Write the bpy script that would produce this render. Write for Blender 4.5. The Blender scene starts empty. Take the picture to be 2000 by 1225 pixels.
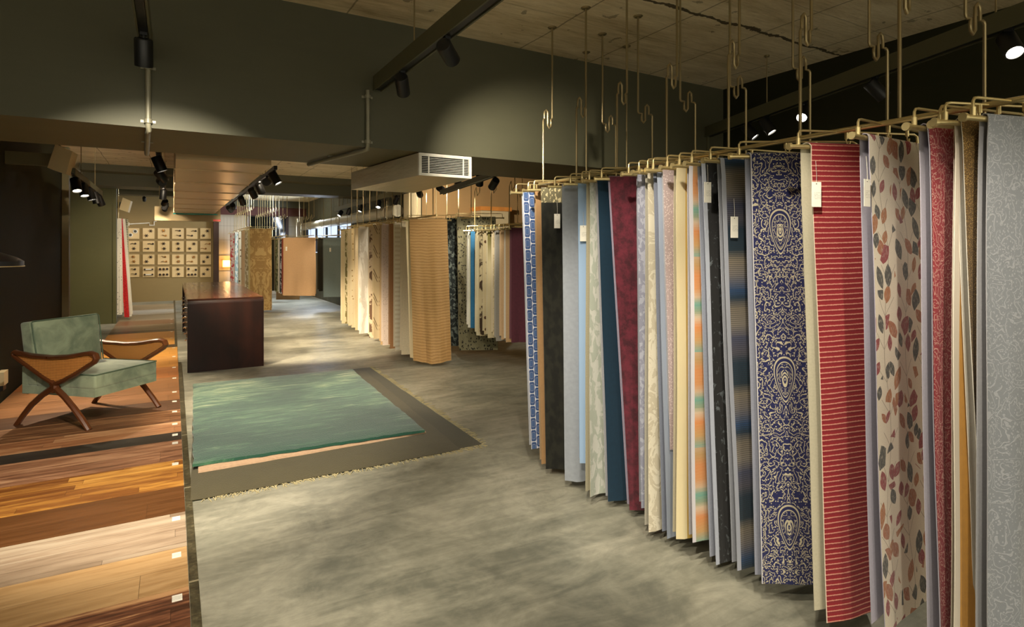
import bpy, bmesh, math, random
from mathutils import Vector, Matrix
random.seed(7)
scene = bpy.context.scene
COL = scene.collection

# ------------------------------------------------------------------ camera
EYE = 1.40                      # eye height, metres
FOC = 1137.0                    # focal length in pixels of a 2000 px wide frame
YAW = math.radians(30.25)       # camera turned to the rack side of the aisle
HOR = 487.0                     # horizon row
SN, CS = math.sin(YAW), math.cos(YAW)
cam_data = bpy.data.cameras.new('camera')
cam_data.sensor_width = 36.0
cam_data.lens = 36.0 * FOC / 2000.0
cam_data.shift_y = -(612.5 - HOR) / 2000.0
cam_data.clip_start = 0.05
cam = bpy.data.objects.new('camera', cam_data)
cam.location = (0, 0, EYE)
cam.rotation_euler = (math.radians(90), 0, -YAW)
COL.objects.link(cam)
scene.camera = cam

# ------------------------------------------------------------------ world, exposure
world = bpy.data.worlds.new('world')
scene.world = world
world.use_nodes = True
bg = world.node_tree.nodes['Background']
bg.inputs['Color'].default_value = (1.0, 0.93, 0.72, 1)
bg.inputs['Strength'].default_value = 1.35
vs = scene.view_settings
vs.view_transform = 'Standard'
vs.look = 'None'
vs.exposure = 0.0
vs.gamma = 1.0
vs.use_curve_mapping = False
cy = scene.cycles
cy.max_bounces = 6
cy.diffuse_bounces = 4
cy.glossy_bounces = 3
cy.transmission_bounces = 0
cy.adaptive_threshold = 0.04
cy.sample_clamp_indirect = 4.0

GAIN = 1.7                      # brightness of the shop's lamps
WARM = (1.0, 0.83, 0.60)
NEUT = (1.0, 0.90, 0.74)
COOL = (0.86, 0.93, 1.0)

# ------------------------------------------------------------------ pixel -> place helpers
def ray(px, py):
    cx = (px - 1000.0) / FOC
    return Vector((SN + cx * CS, CS - cx * SN, (HOR - py) / FOC))
ORG = Vector((0, 0, EYE))
def at_s(px, py, s): return ORG + ray(px, py) * s
def at_z(px, py, z):
    r = ray(px, py); return ORG + r * ((z - EYE) / r.z)
def at_y(px, py, y):
    r = ray(px, py); return ORG + r * (y / r.y)
def at_x(px, py, x):
    r = ray(px, py); return ORG + r * (x / r.x)
def depth(p): return p.x * SN + p.y * CS

# ------------------------------------------------------------------ objects
def tag(o, label=None, cat=None, group=None, kind=None):
    if label: o['label'] = label
    if cat: o['category'] = cat
    if group: o['group'] = group
    if kind: o['kind'] = kind
    return o
def thing(name, label, cat, loc, group=None, rotz=0.0):
    o = bpy.data.objects.new(name, None)
    o.empty_display_size = 0.05
    o.location = loc
    o.rotation_euler = (0, 0, rotz)
    COL.objects.link(o)
    tag(o, label, cat, group)
    return o
def dup(root, loc, rotz, label, group=None):
    r = root.copy(); COL.objects.link(r); r.location = loc; r.rotation_euler = (0, 0, rotz)
    r['label'] = label
    if group: r['group'] = group
    for ch in list(root.children):
        c = ch.copy(); COL.objects.link(c); c.parent = r
        for g in list(ch.children):
            d = g.copy(); COL.objects.link(d); d.parent = c
    return r

def V(*a): return Vector(a)
def frame(d):
    d = d.normalized()
    up = Vector((0, 0, 1)) if abs(d.z) < 0.95 else Vector((1, 0, 0))
    a = d.cross(up).normalized()
    return a, a.cross(d).normalized()

class MB:
    def __init__(self): self.bm = bmesh.new(); self.uv = None
    def quad(self, *pts, mi=0):
        f = self.bm.faces.new([self.bm.verts.new(p) for p in pts]); f.material_index = mi; return f
    def box(self, lo, hi, mi=0):
        x0, y0, z0 = lo; x1, y1, z1 = hi
        return self.hexa([(x0,y0,z0),(x1,y0,z0),(x1,y1,z0),(x0,y1,z0),(x0,y0,z1),(x1,y0,z1),(x1,y1,z1),(x0,y1,z1)], mi)
    def hexa(self, p, mi=0):
        v = [self.bm.verts.new(q) for q in p]
        for f in ((3,2,1,0),(4,5,6,7),(0,1,5,4),(1,2,6,5),(2,3,7,6),(3,0,4,7)):
            self.bm.faces.new([v[i] for i in f]).material_index = mi
        return v
    def obox(self, c, ax, ay, az):
        c = Vector(c)
        return self.hexa([c-ax-ay-az, c+ax-ay-az, c+ax+ay-az, c-ax+ay-az, c-ax-ay+az, c+ax-ay+az, c+ax+ay+az, c-ax+ay+az])
    def rings(self, rings, cap=True, mi=0, closed=False):
        vr = [[self.bm.verts.new(p) for p in r] for r in rings]
        n = len(vr[0])
        seq = list(zip(vr, vr[1:])) + ([(vr[-1], vr[0])] if closed else [])
        for a, b in seq:
            for i in range(n):
                f = self.bm.faces.new((a[i], a[(i+1) % n], b[(i+1) % n], b[i])); f.material_index = mi; f.smooth = True
        if cap and not closed:
            self.bm.faces.new(vr[0][::-1]).material_index = mi
            self.bm.faces.new(vr[-1]).material_index = mi
    def tube(self, pts, r, seg=8, closed=False, side=None, r2=None, rs=None):
        pts = [Vector(p) for p in pts]; n = len(pts); out = []
        pa = None
        for i, p in enumerate(pts):
            if closed: d = pts[(i+1) % n] - pts[i-1]
            else: d = pts[min(i+1, n-1)] - pts[max(i-1, 0)]
            d.normalize()
            if side is not None:
                b = Vector(side).normalized(); a = d.cross(b).normalized()
            else:
                if pa is None: a, b = frame(d)
                else:
                    a = (pa - d * pa.dot(d)).normalized(); b = a.cross(d).normalized()
                pa = a
            ra = rs[i] if rs else r
            rb = r2 if r2 is not None else ra
            ring = []
            for k in range(seg):
                t = 2 * math.pi * (k + 0.5) / seg
                ct, st = math.cos(t), math.sin(t)
                if side is not None:     # softened square section
                    q = max(abs(ct), abs(st)) ** 0.75; ct /= q; st /= q
                ring.append(p + a * (ct * ra) + b * (st * rb))
            out.append(ring)
        self.rings(out, closed=closed)
    def cyl(self, p0, p1, r, seg=12, r1=None):
        p0, p1 = Vector(p0), Vector(p1)
        a, b = frame(p1 - p0)
        r1 = r if r1 is None else r1
        self.rings([[p0 + a*(math.cos(2*math.pi*k/seg)*r) + b*(math.sin(2*math.pi*k/seg)*r) for k in range(seg)],
                    [p1 + a*(math.cos(2*math.pi*k/seg)*r1) + b*(math.sin(2*math.pi*k/seg)*r1) for k in range(seg)]])
    def lathe(self, prof, c, seg=24):
        c = Vector(c)
        self.rings([[c + V(math.cos(2*math.pi*k/seg)*r, math.sin(2*math.pi*k/seg)*r, z) for k in range(seg)] for r, z in prof])
    def ball(self, c, r, seg=10):
        c = Vector(c)
        prof = [(max(1e-4, math.sin(math.pi*i/6)*r), -math.cos(math.pi*i/6)*r) for i in range(7)]
        self.lathe(prof, c, seg)
    def bevel(self, w, seg=2, ang=30):
        es = [e for e in self.bm.edges if len(e.link_faces) == 2 and e.calc_face_angle(0) > math.radians(ang)]
        bmesh.ops.bevel(self.bm, geom=es, offset=w, segments=seg, affect='EDGES', profile=0.5)
        for f in self.bm.faces: f.smooth = True
    def build(self, name, mats, parent=None, smooth=False):
        bmesh.ops.recalc_face_normals(self.bm, faces=self.bm.faces[:])
        return self.raw(name, mats, parent, smooth)
    def raw(self, name, mats, parent=None, smooth=False):
        me = bpy.data.meshes.new(name)
        off = Vector((0, 0, 0))
        p = parent
        while p is not None: off += p.location; p = p.parent
        if parent is not None and off.length > 0:
            bmesh.ops.translate(self.bm, vec=-off, verts=self.bm.verts[:])
        if smooth:
            for f in self.bm.faces: f.smooth = True
        self.bm.to_mesh(me); self.bm.free()
        if smooth or any(p.use_smooth for p in me.polygons):
            try: me.set_sharp_from_angle(angle=math.radians(38))
            except Exception: pass
        for m in (mats if isinstance(mats, (list, tuple)) else [mats]): me.materials.append(m)
        o = bpy.data.objects.new(name, me); COL.objects.link(o)
        if parent is not None: o.parent = parent
        return o
def origin_to(o, p):
    """move a top-level mesh's origin to the world point p"""
    p = Vector(p); o.data.transform(Matrix.Translation(-(p - o.location))); o.location = p; return o
def struct(o): o['kind'] = 'structure'; return o

# ------------------------------------------------------------------ materials
def lin(c):
    f = lambda v: (v/255.0)/12.92 if v/255.0 <= 0.04045 else ((v/255.0 + 0.055)/1.055) ** 2.4
    return (f(c[0]), f(c[1]), f(c[2]), 1.0)
class G:
    """a small node-graph writer"""
    def __init__(self, name):
        self.m = bpy.data.materials.new(name); self.m.use_nodes = True
        self.t = self.m.node_tree; self.b = self.t.nodes['Principled BSDF']; self.out = self.t.nodes['Material Output']
        self._uv = None
    def link(self, a, b): self.t.links.new(a, b)
    def put(self, sock, v):
        if v is None: return
        if isinstance(v, (int, float)): sock.default_value = v
        elif isinstance(v, tuple):
            if len(v) == 3 and sock.type == 'RGBA': v = lin(v)
            sock.default_value = v
        else: self.link(v, sock)
    def M(self, op, a, b=None, c=None, clamp=False):
        n = self.t.nodes.new('ShaderNodeMath'); n.operation = op; n.use_clamp = clamp
        for i, v in enumerate((a, b, c)):
            if v is not None: self.put(n.inputs[i], v)
        return n.outputs[0]
    def add(s, a, b): return s.M('ADD', a, b)
    def sub(s, a, b): return s.M('SUBTRACT', a, b)
    def mul(s, a, b): return s.M('MULTIPLY', a, b)
    def lt(s, a, b): return s.M('LESS_THAN', a, b)
    def gt(s, a, b): return s.M('GREATER_THAN', a, b)
    def fr(s, a): return s.M('FRACT', a)
    def ab(s, a): return s.M('ABSOLUTE', a)
    def sm(self, x, lo, hi):
        n = self.t.nodes.new('ShaderNodeMapRange'); n.interpolation_type = 'SMOOTHSTEP'
        self.put(n.inputs['Value'], x); n.inputs['From Min'].default_value = lo; n.inputs['From Max'].default_value = hi
        return n.outputs[0]
    def mix(self, f, a, b, mode='MIX'):
        n = self.t.nodes.new('ShaderNodeMix'); n.data_type = 'RGBA'; n.blend_type = mode
        self.put(n.inputs[0], f); self.put(n.inputs[6], a); self.put(n.inputs[7], b)
        return n.outputs[2]
    def vec(self, x, y, z=0.0):
        n = self.t.nodes.new('ShaderNodeCombineXYZ')
        for i, v in enumerate((x, y, z)): self.put(n.inputs[i], v)
        return n.outputs[0]
    def sep(self, v):
        n = self.t.nodes.new('ShaderNodeSeparateXYZ'); self.link(v, n.inputs[0]); return n.outputs
    def uv(self):
        if self._uv is None:
            n = self.t.nodes.new('ShaderNodeUVMap'); n.uv_map = 'UVMap'; o = self.sep(n.outputs[0]); self._uv = (o[0], o[1], n.outputs[0])
        return self._uv
    def obj(self):
        return self.t.nodes.new('ShaderNodeTexCoord').outputs['Object']
    def pos(self):
        return self.t.nodes.new('ShaderNodeNewGeometry').outputs['Position']
    def mapv(self, v, scale=(1,1,1), loc=(0,0,0), rot=(0,0,0)):
        n = self.t.nodes.new('ShaderNodeMapping'); self.link(v, n.inputs[0])
        n.inputs['Location'].default_value = loc; n.inputs['Rotation'].default_value = rot; n.inputs['Scale'].default_value = scale
        return n.outputs[0]
    def noise(self, v, scale, detail=3.0, rough=0.5, dist=0.0, color=False):
        n = self.t.nodes.new('ShaderNodeTexNoise'); self.link(v, n.inputs['Vector'])
        n.inputs['Scale'].default_value = scale; n.inputs['Detail'].default_value = detail
        n.inputs['Roughness'].default_value = rough; n.inputs['Distortion'].default_value = dist
        return n.outputs['Color' if color else 'Fac']
    def vor(self, v, scale, feature='F1', rnd=1.0):
        n = self.t.nodes.new('ShaderNodeTexVoronoi'); n.feature = feature; self.link(v, n.inputs['Vector'])
        n.inputs['Scale'].default_value = scale; n.inputs['Randomness'].default_value = rnd
        return n.outputs
    def ramp(self, f, stops, interp='LINEAR'):
        n = self.t.nodes.new('ShaderNodeValToRGB'); self.link(f, n.inputs[0]); e = n.color_ramp.elements
        n.color_ramp.interpolation = interp
        while len(e) < len(stops): e.new(0.5)
        for el, (p, c) in zip(e, stops): el.position = p; el.color = lin(c) if len(c) == 3 else c
        return n.outputs[0]
    def bump(self, h, strength=0.3, dist=0.01):
        n = self.t.nodes.new('ShaderNodeBump'); self.put(n.inputs['Height'], h)
        n.inputs['Strength'].default_value = strength; n.inputs['Distance'].default_value = dist
        self.link(n.outputs[0], self.b.inputs['Normal'])
    def done(self, color, rough=0.6, metal=0.0, spec=0.5, sheen=0.0, emit=None, estr=0.0, coat=0.0):
        self.put(self.b.inputs['Base Color'], color); self.put(self.b.inputs['Roughness'], rough)
        self.b.inputs['Metallic'].default_value = metal; self.b.inputs['Specular IOR Level'].default_value = spec
        if sheen: self.b.inputs['Sheen Weight'].default_value = sheen
        if coat: self.b.inputs['Coat Weight'].default_value = coat; self.b.inputs['Coat Roughness'].default_value = 0.12
        if emit: self.put(self.b.inputs['Emission Color'], emit); self.b.inputs['Emission Strength'].default_value = estr
        return self.m
def plain(name, c, rough=0.6, metal=0.0, spec=0.5, var=0.12, scale=8.0, **k):
    g = G(name)
    n = g.noise(g.obj(), scale, 3)
    col = g.mix(n, tuple(int(v*(1-var)) for v in c), tuple(min(255, int(v*(1+var))) for v in c))
    return g.done(col, rough, metal, spec, **k)

# ------------------------------------------------------------------ lamps
def lamp(pos, target, watts, color, angle, parent=None, blend=0.6, size=0.03):
    l = bpy.data.lights.new('spot_lamp', 'SPOT'); l.energy = watts * GAIN; l.color = color
    l.spot_size = math.radians(angle); l.spot_blend = blend; l.shadow_soft_size = size
    o = bpy.data.objects.new('spot_lamp', l); COL.objects.link(o)
    d = (Vector(target) - Vector(pos)).normalized()
    o.rotation_euler = d.to_track_quat('-Z', 'Y').to_euler()
    off = Vector((0, 0, 0))
    if parent is not None: off = parent.location; o.parent = parent
    o.location = Vector(pos) - off
    return o
# ------------------------------------------------------------------ surface materials
def m_concrete_floor():
    g = G('polished_concrete'); p = g.pos()
    n1 = g.noise(p, 0.75, 7, 0.62, 0.5); n2 = g.noise(g.mapv(p, (1, 1.6, 1), rot=(0, 0, 0.6)), 2.6, 8, 0.68, 0.9); n3 = g.noise(p, 22, 4)
    n4 = g.noise(g.mapv(p, (0.5, 3.0, 1), rot=(0, 0, 0.5)), 2.2, 7, 0.7, 1.4)
    f = g.add(g.add(g.mul(n1, 0.42), g.mul(n2, 0.34)), g.add(g.mul(n3, 0.08), g.mul(n4, 0.24)))
    col = g.ramp(f, [(0.34, (80, 82, 73)), (0.45, (112, 112, 99)), (0.53, (142, 140, 124)), (0.62, (172, 168, 150)), (0.74, (198, 193, 175))])
    x = g.sep(p)
    j1 = g.lt(g.ab(g.sub(g.fr(g.mul(x[1], 0.34)), 0.5)), 0.0016)
    j2 = g.lt(g.ab(g.sub(g.fr(g.add(g.mul(x[0], 0.4), 0.17)), 0.5)), 0.0014)
    col = g.mix(g.mul(j1, 0.18), col, (88, 84, 72))
    g.bump(n2, 0.08, 0.02)
    r = g.add(g.mul(n2, 0.25), 0.33)
    return g.done(col, r, 0, 0.4)
def m_ceiling():
    g = G('raw_concrete_soffit'); p = g.pos()
    n1 = g.noise(g.mapv(p, (0.6, 3.0, 1)), 2.2, 8, 0.68, 0.4); n2 = g.noise(p, 0.9, 5); n3 = g.noise(g.mapv(p, (1.2, 9, 1)), 5, 6, 0.7)
    f = g.add(g.add(g.mul(n1, 0.4), g.mul(n2, 0.35)), g.mul(n3, 0.25))
    col = g.ramp(f, [(0.33, (150, 132, 98)), (0.46, (206, 188, 150)), (0.56, (228, 212, 176)), (0.68, (244, 230, 200))])
    x = g.sep(p)
    wob = g.mul(g.sub(g.noise(p, 2.5, 5), 0.5), 0.05)
    a = g.ab(g.sub(g.fr(g.mul(g.add(x[1], wob), 1/0.85)), 0.5))
    b = g.ab(g.sub(g.fr(g.mul(g.add(x[0], wob), 1/0.62)), 0.5))
    seam = g.M('MAXIMUM', g.mul(g.lt(b, 0.009), 0.55), g.mul(g.lt(a, 0.004), 0.35))
    crack = g.mul(g.lt(g.ab(g.sub(x[1], g.add(2.52, g.mul(g.sub(g.noise(p, 3.5, 6, 0.7), 0.5), 0.16)))), g.mul(g.noise(p, 6, 3), 0.03)), 0.9)
    spots = g.mul(g.gt(g.noise(p, 9, 4), 0.68), 0.5)
    col = g.mix(g.M('MAXIMUM', g.M('MAXIMUM', seam, crack), spots), col, (58, 46, 30))
    g.bump(g.sub(n3, g.mul(seam, 0.6)), 0.5, 0.02)
    return g.done(col, 0.9, 0, 0.2)
def m_paint(name, c, c2, rough=0.62):
    g = G(name); p = g.pos()
    n = g.noise(p, 1.1, 5, 0.6); n2 = g.noise(g.mapv(p, (1, 1, 4)), 6, 4)
    col = g.mix(g.add(g.mul(n, 0.7), g.mul(n2, 0.3)), c, c2)
    g.bump(g.noise(p, 60, 3), 0.08, 0.004)
    return g.done(col, rough, 0, 0.35 if rough < 0.8 else 0.08)
CONC = m_concrete_floor(); CEIL = m_ceiling()
DKGREEN = m_paint('dark_olive_paint', (70, 69, 52), (86, 84, 64))
SOFFIT = m_paint('beam_underside_tone', (92, 84, 58), (112, 103, 74))
WALLGRN = m_paint('green_wall_paint', (72, 72, 40), (84, 82, 46))
WALLDRK = m_paint('dark_wall_paint', (36, 40, 25), (52, 48, 32), 0.85)
OLIVETRIM = m_paint('olive_trim_paint', (98, 92, 66), (114, 108, 78))
CREAM = m_paint('cream_paint', (190, 172, 132), (206, 188, 148))
PLY = m_paint('plywood_panel', (158, 126, 82), (176, 142, 94))
BLACK = plain('black_powder_coat', (20, 20, 20), 0.45)
WHITE = plain('white_enamel', (214, 210, 196), 0.4)
DKGRILLE = plain('recess_shade', (16, 17, 15), 0.8)
BRASS = plain('champagne_brass', (214, 194, 140), 0.32, 0.75, 0.5, 0.06)
BRONZE = plain('bronze_rod', (148, 132, 96), 0.38, 0.7, 0.5, 0.06)
CHROME = plain('chrome', (205, 205, 205), 0.15, 1.0)
def m_galv():
    g = G('galvanised_sheet'); p = g.pos()
    n = g.noise(g.mapv(p, (6, 1.5, 6)), 2.0, 4, 0.6)
    g.bump(n, 0.35, 0.03)
    return g.done(g.mix(n, (176, 168, 142), (214, 206, 180)), g.add(0.3, g.mul(n, 0.15)), 0.35, 0.5)
GALV = m_galv()
def m_emit(name, c, s):
    g = G(name); return g.done(c, 0.3, 0, 0.5, emit=c, estr=s)
LENS = m_emit('lit_lens', (255, 246, 226), 30.0)
LENSDIM = m_emit('lit_lens_edge', (255, 246, 226), 6.0)
SKYWIN = m_emit('daylit_window_glass', (196, 216, 248), 1.3)
NIGHT = plain('dark_window_glass', (14, 20, 18), 0.08)
LAMPGLOW = m_emit('glowing_lamp_shade', (255, 186, 96), 5.0)
TEAL = plain('teal_film', (20, 150, 142), 0.4)
REDSTK = plain('red_sticker', (196, 44, 30), 0.5)
STRIP = None
def m_stone():
    g = G('dark_stone_border'); p = g.pos()
    n = g.noise(p, 9, 7, 0.65, 0.6); n2 = g.noise(p, 55, 4)
    col = g.ramp(g.add(g.mul(n, 0.6), g.mul(n2, 0.4)), [(0.35, (44, 40, 28)), (0.52, (74, 68, 48)), (0.68, (112, 104, 78))])
    y = g.sep(p)[1]
    col = g.mix(g.lt(g.ab(g.sub(g.fr(g.mul(y, 0.9)), 0.5)), 0.006), col, (150, 140, 112))
    g.bump(n2, 0.2, 0.005)
    return g.done(col, 0.4, 0, 0.5)
STONE = m_stone()
def m_paper():
    g = G('printed_label_paper'); u, v, w = g.uv()
    line = g.lt(g.fr(g.mul(v, 420)), 0.45)
    jit = g.gt(g.noise(g.mapv(w, (900, 380, 1)), 1.0, 1), 0.47)
    inside = g.mul(g.gt(v, 0.006), g.lt(v, 0.022))
    return g.done(g.mix(g.mul(g.mul(line, jit), g.mul(inside, 0.6)), (236, 232, 218), (120, 116, 106)), 0.7)
PAPER = m_paper()
def m_tag():
    g = G('cream_swing_card'); u, v, w = g.uv()
    line = g.mul(g.lt(g.fr(g.mul(v, 190)), 0.4), g.mul(g.gt(v, 0.034), g.lt(v, 0.062)))
    ink = g.mul(line, g.mul(g.gt(u, 0.008), g.gt(g.noise(g.mapv(w, (500, 190, 1)), 1.0, 1), 0.48)))
    r = g.M('SQRT', g.add(g.M('POWER', g.sub(u, 0.0185), 2.0), g.M('POWER', g.sub(v, 0.007), 2.0)))
    col = g.mix(g.mul(ink, 0.55), (240, 236, 222), (110, 106, 98))
    return g.done(g.mix(g.lt(r, 0.0022), col, (60, 52, 40)), 0.7)
TAGM = m_tag()
def wood(name, cols, plank=0.11, length=0.9, grain=1.0, rough=0.42, gap=0.0012, bold=0.0, coat=0.0, axis=0):
    """cols: light to dark tones of the planks; planks run along x (axis 0) or z (axis 2)"""
    g = G(name); p = g.obj()
    if axis == 2: p = g.mapv(p, rot=(0, math.radians(90), 0))
    if axis == 1: p = g.mapv(p, rot=(0, 0, math.radians(90)))
    s = g.sep(p)
    row = g.M('FLOOR', g.mul(s[1], 1.0/plank))
    wn = g.t.nodes.new('ShaderNodeTexWhiteNoise'); wn.noise_dimensions = '2D'
    shift = g.fr(g.mul(g.M('SINE', g.mul(row, 12.9898)), 43758.5453))
    xx = g.add(g.mul(s[0], 1.0/length), shift)
    colm = g.M('FLOOR', xx)
    g.link(g.vec(row, colm), wn.inputs['Vector'])
    rnd = wn.outputs['Value']
    n = g.noise(g.mapv(g.vec(g.add(s[0], g.mul(rnd, 7)), s[1], 0.0), (1.6, 26, 1)), 1.0, 6, 0.62, 0.6)
    n2 = g.noise(g.mapv(p, (2.2, 9, 1)), 1.0, 4, 0.6, 1.2)
    n = g.sm(n, 0.30, 0.70); n2 = g.sm(n2, 0.28, 0.72)
    k = g.add(g.mul(rnd, 0.62), g.mul(g.sub(n, 0.5), 0.34 * grain))
    k = g.add(k, g.mul(g.sub(n2, 0.5), 0.26 * grain + bold))
    k = g.add(k, 0.12)
    col = g.ramp(k, [(0.08 + 0.84 * i / max(1, len(cols)-1), c) for i, c in enumerate(cols)])
    ey = g.M('MINIMUM', g.fr(g.mul(s[1], 1.0/plank)), g.sub(1.0, g.fr(g.mul(s[1], 1.0/plank))))
    ex = g.M('MINIMUM', g.fr(xx), g.sub(1.0, g.fr(xx)))
    seam = g.M('MAXIMUM', g.lt(ey, gap/plank), g.lt(ex, gap/length))
    col = g.mix(g.mul(seam, 0.55), col, (40, 26, 16))
    g.bump(g.sub(n, g.mul(seam, 0.6)), 0.12, 0.004)
    return g.done(col, g.add(rough, g.mul(n, 0.12)), 0, 0.45, coat=coat)

# ------------------------------------------------------------------ cloth materials (uv in metres: u across, v down)
def cloth_mat(name, fn, rough=0.85, sheen=0.25, weave=420, bump=0.12, selv=None, selv_c=(196, 194, 200), hem=None, metal=0.0, h=None):
    g = G(name); u, v, w = g.uv()
    col = fn(g, u, v, w)
    hgt = None
    if isinstance(col, list): col, hgt = col
    if selv: col = g.mix(g.lt(u, selv), col, selv_c)
    if hem: col = g.mix(g.gt(v, hem[0]), col, hem[1])
    wv = g.noise(g.mapv(w, (weave, weave, 1)), 1.0, 1)
    big = g.noise(g.mapv(w, (14, 5, 1)), 1.0, 4, 0.6)
    tot = g.add(g.mul(wv, 0.5), g.mul(big, 2.2))
    if hgt is not None: tot = g.add(tot, g.mul(hgt, 2.0))
    g.bump(tot, bump * 2, 0.004)
    return g.done(col, rough, metal, 0.3, sheen=sheen)
def solid(c, var=0.10, sc=40, velvet=False):
    d = tuple(int(x*(1-var)) for x in c); l = tuple(min(255, int(x*(1+var))) for x in c)
    def fn(g, u, v, w):
        n = g.noise(g.mapv(w, (sc, sc, 1)), 1.0, 3)
        if velvet:
            n = g.sm(g.noise(g.mapv(w, (18, 14, 1)), 1.0, 6, 0.7), 0.35, 0.66)
        return g.mix(n, d, l)
    return fn
def stripes(a, b, period, duty=0.5, wob=0.002, jitter=0.0):
    def fn(g, u, v, w):
        x = g.add(v, g.mul(g.sub(g.noise(g.mapv(w, (6, 6, 1)), 1.0, 2), 0.5), wob))
        f = g.fr(g.mul(x, 1.0/period))
        n = g.noise(g.mapv(w, (160, 260, 1)), 1.0, 2)
        f2 = g.add(f, g.mul(g.sub(n, 0.5), jitter))
        return [g.mix(g.sm(g.ab(g.sub(f2, 0.5)), duty*0.5-0.05, duty*0.5+0.05), a, b), g.ab(g.sub(f, 0.5))]
    return fn
def bands(stops, period=1.7, line=0.006, line_c=(222, 200, 160), line_f=0.35, noise=0.03):
    def fn(g, u, v, w):
        x = g.add(v, g.mul(g.sub(g.noise(g.mapv(w, (3, 300, 1)), 1.0, 1), 0.5), noise))
        c = g.ramp(g.fr(g.mul(x, 1.0/period)), stops)
        l = g.lt(g.fr(g.mul(v, 1.0/line)), 0.4)
        return g.mix(g.mul(l, line_f), c, line_c)
    return fn
def lattice(ink, ground, cw=0.033, ch=0.068):
    def fn(g, u, v, w):
        x = g.mul(g.sub(g.fr(g.mul(u, 1.0/cw)), 0.5), 2.0)
        row = g.M('FLOOR', g.mul(u, 1.0/cw))
        y = g.mul(g.sub(g.fr(g.add(g.mul(v, 1.0/ch), g.mul(row, 0.5))), 0.5), 2.0)
        ax, ay = g.ab(x), g.ab(y)
        d = g.M('MAXIMUM', g.M('MAXIMUM', ax, ay), g.mul(g.add(ax, ay), 0.60))
        inner = g.lt(d, 0.93); core = g.lt(d, 0.5)
        bar = g.lt(g.ab(g.sub(ax, 0.42)), 0.07)
        c = g.mix(inner, ground, ink)
        ring = g.mul(g.gt(d, 0.53), g.lt(d, 0.57))
        c = g.mix(g.mul(ring, 0.7), c, ground)
        tone = g.noise(g.mapv(w, (20, 6, 1)), 1.0, 2)
        return g.mix(g.mul(core, g.mul(tone, 0.3)), c, (120, 150, 190))
    return fn
def paisley(ink, ground, cell=0.085, freq=6.0, thr=0.1, width=None, medal=None, speck=0.55, swirl=0.030, mixin=0.55):
    """curling ornament: rings about scattered centres, bent by noise; optional column of pointed medallions"""
    def fn(g, u, v, w):
        if width: x = g.ab(g.sub(u, width/2))
        else: x = u
        base = g.vec(x, v)
        nz = g.noise(g.mapv(base, (16, 16, 1)), 1.0, 2, 0.5, color=True)
        ns = g.sep(nz)
        bx = g.add(x, g.mul(g.sub(ns[0], 0.5), swirl * 2)); by = g.add(v, g.mul(g.sub(ns[1], 0.5), swirl * 2))
        vo = g.vor(g.mapv(g.vec(bx, by), (1.25/cell, 1.0/cell, 1)), 1.0, rnd=0.85)
        ps = g.sep(vo['Position']); 
        # spiral about the cell centre
        dx = g.sub(g.mul(bx, 1.25/cell), ps[0]); dy = g.sub(g.mul(by, 1.0/cell), ps[1])
        ang = g.M('ARCTAN2', dy, dx)
        s = g.M('SINE', g.add(g.mul(vo['Distance'], freq * 3.1), ang))
        f = g.sub(1.0, g.sm(g.ab(g.sub(s, thr)), 0.22, 0.34))
        sp = g.vor(g.mapv(g.vec(x, v), (130, 115, 1)), 1.0)
        f = g.M('MAXIMUM', g.mul(f, g.gt(sp['Distance'], 0.22)), g.mul(g.lt(sp['Distance'], 0.33), g.gt(g.ab(g.sub(s, thr)), speck)))
        if medal:
            mw, mh, per, v0 = medal
            yy = g.sub(g.fr(g.mul(g.sub(v, v0), 1.0/per)), 0.5)
            yy = g.mul(yy, per/mh)
            wid = g.add(0.66, g.mul(yy, -0.34))
            xx = g.M('DIVIDE', g.mul(x, 1.0/mw), wid)
            r = g.M('SQRT', g.add(g.mul(xx, xx), g.mul(yy, yy)))
            inside = g.lt(r, 1.04)
            rim = g.M('MAXIMUM', g.mul(g.gt(r, 0.9), g.lt(r, 0.98)), g.mul(g.gt(r, 0.72), g.lt(r, 0.77)))
            heart = g.mul(g.lt(r, 0.42), g.gt(g.M('SINE', g.add(g.mul(ang, 3.0), g.mul(r, 30.0))), -0.2))
            fil = g.mul(g.mul(g.gt(r, 0.45), g.lt(r, 0.7)), g.mul(f, 0.8))
            mm = g.M('MAXIMUM', g.M('MAXIMUM', rim, heart), fil)
            f = g.add(g.mul(f, g.sub(1.0, inside)), g.mul(mm, inside))
        tone = g.noise(g.mapv(w, (220, 220, 1)), 1.0, 2)
        c = g.mix(g.mul(f, g.add(mixin, g.mul(tone, 0.6))), ground, ink)
        return [c, f]
    return fn
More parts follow.
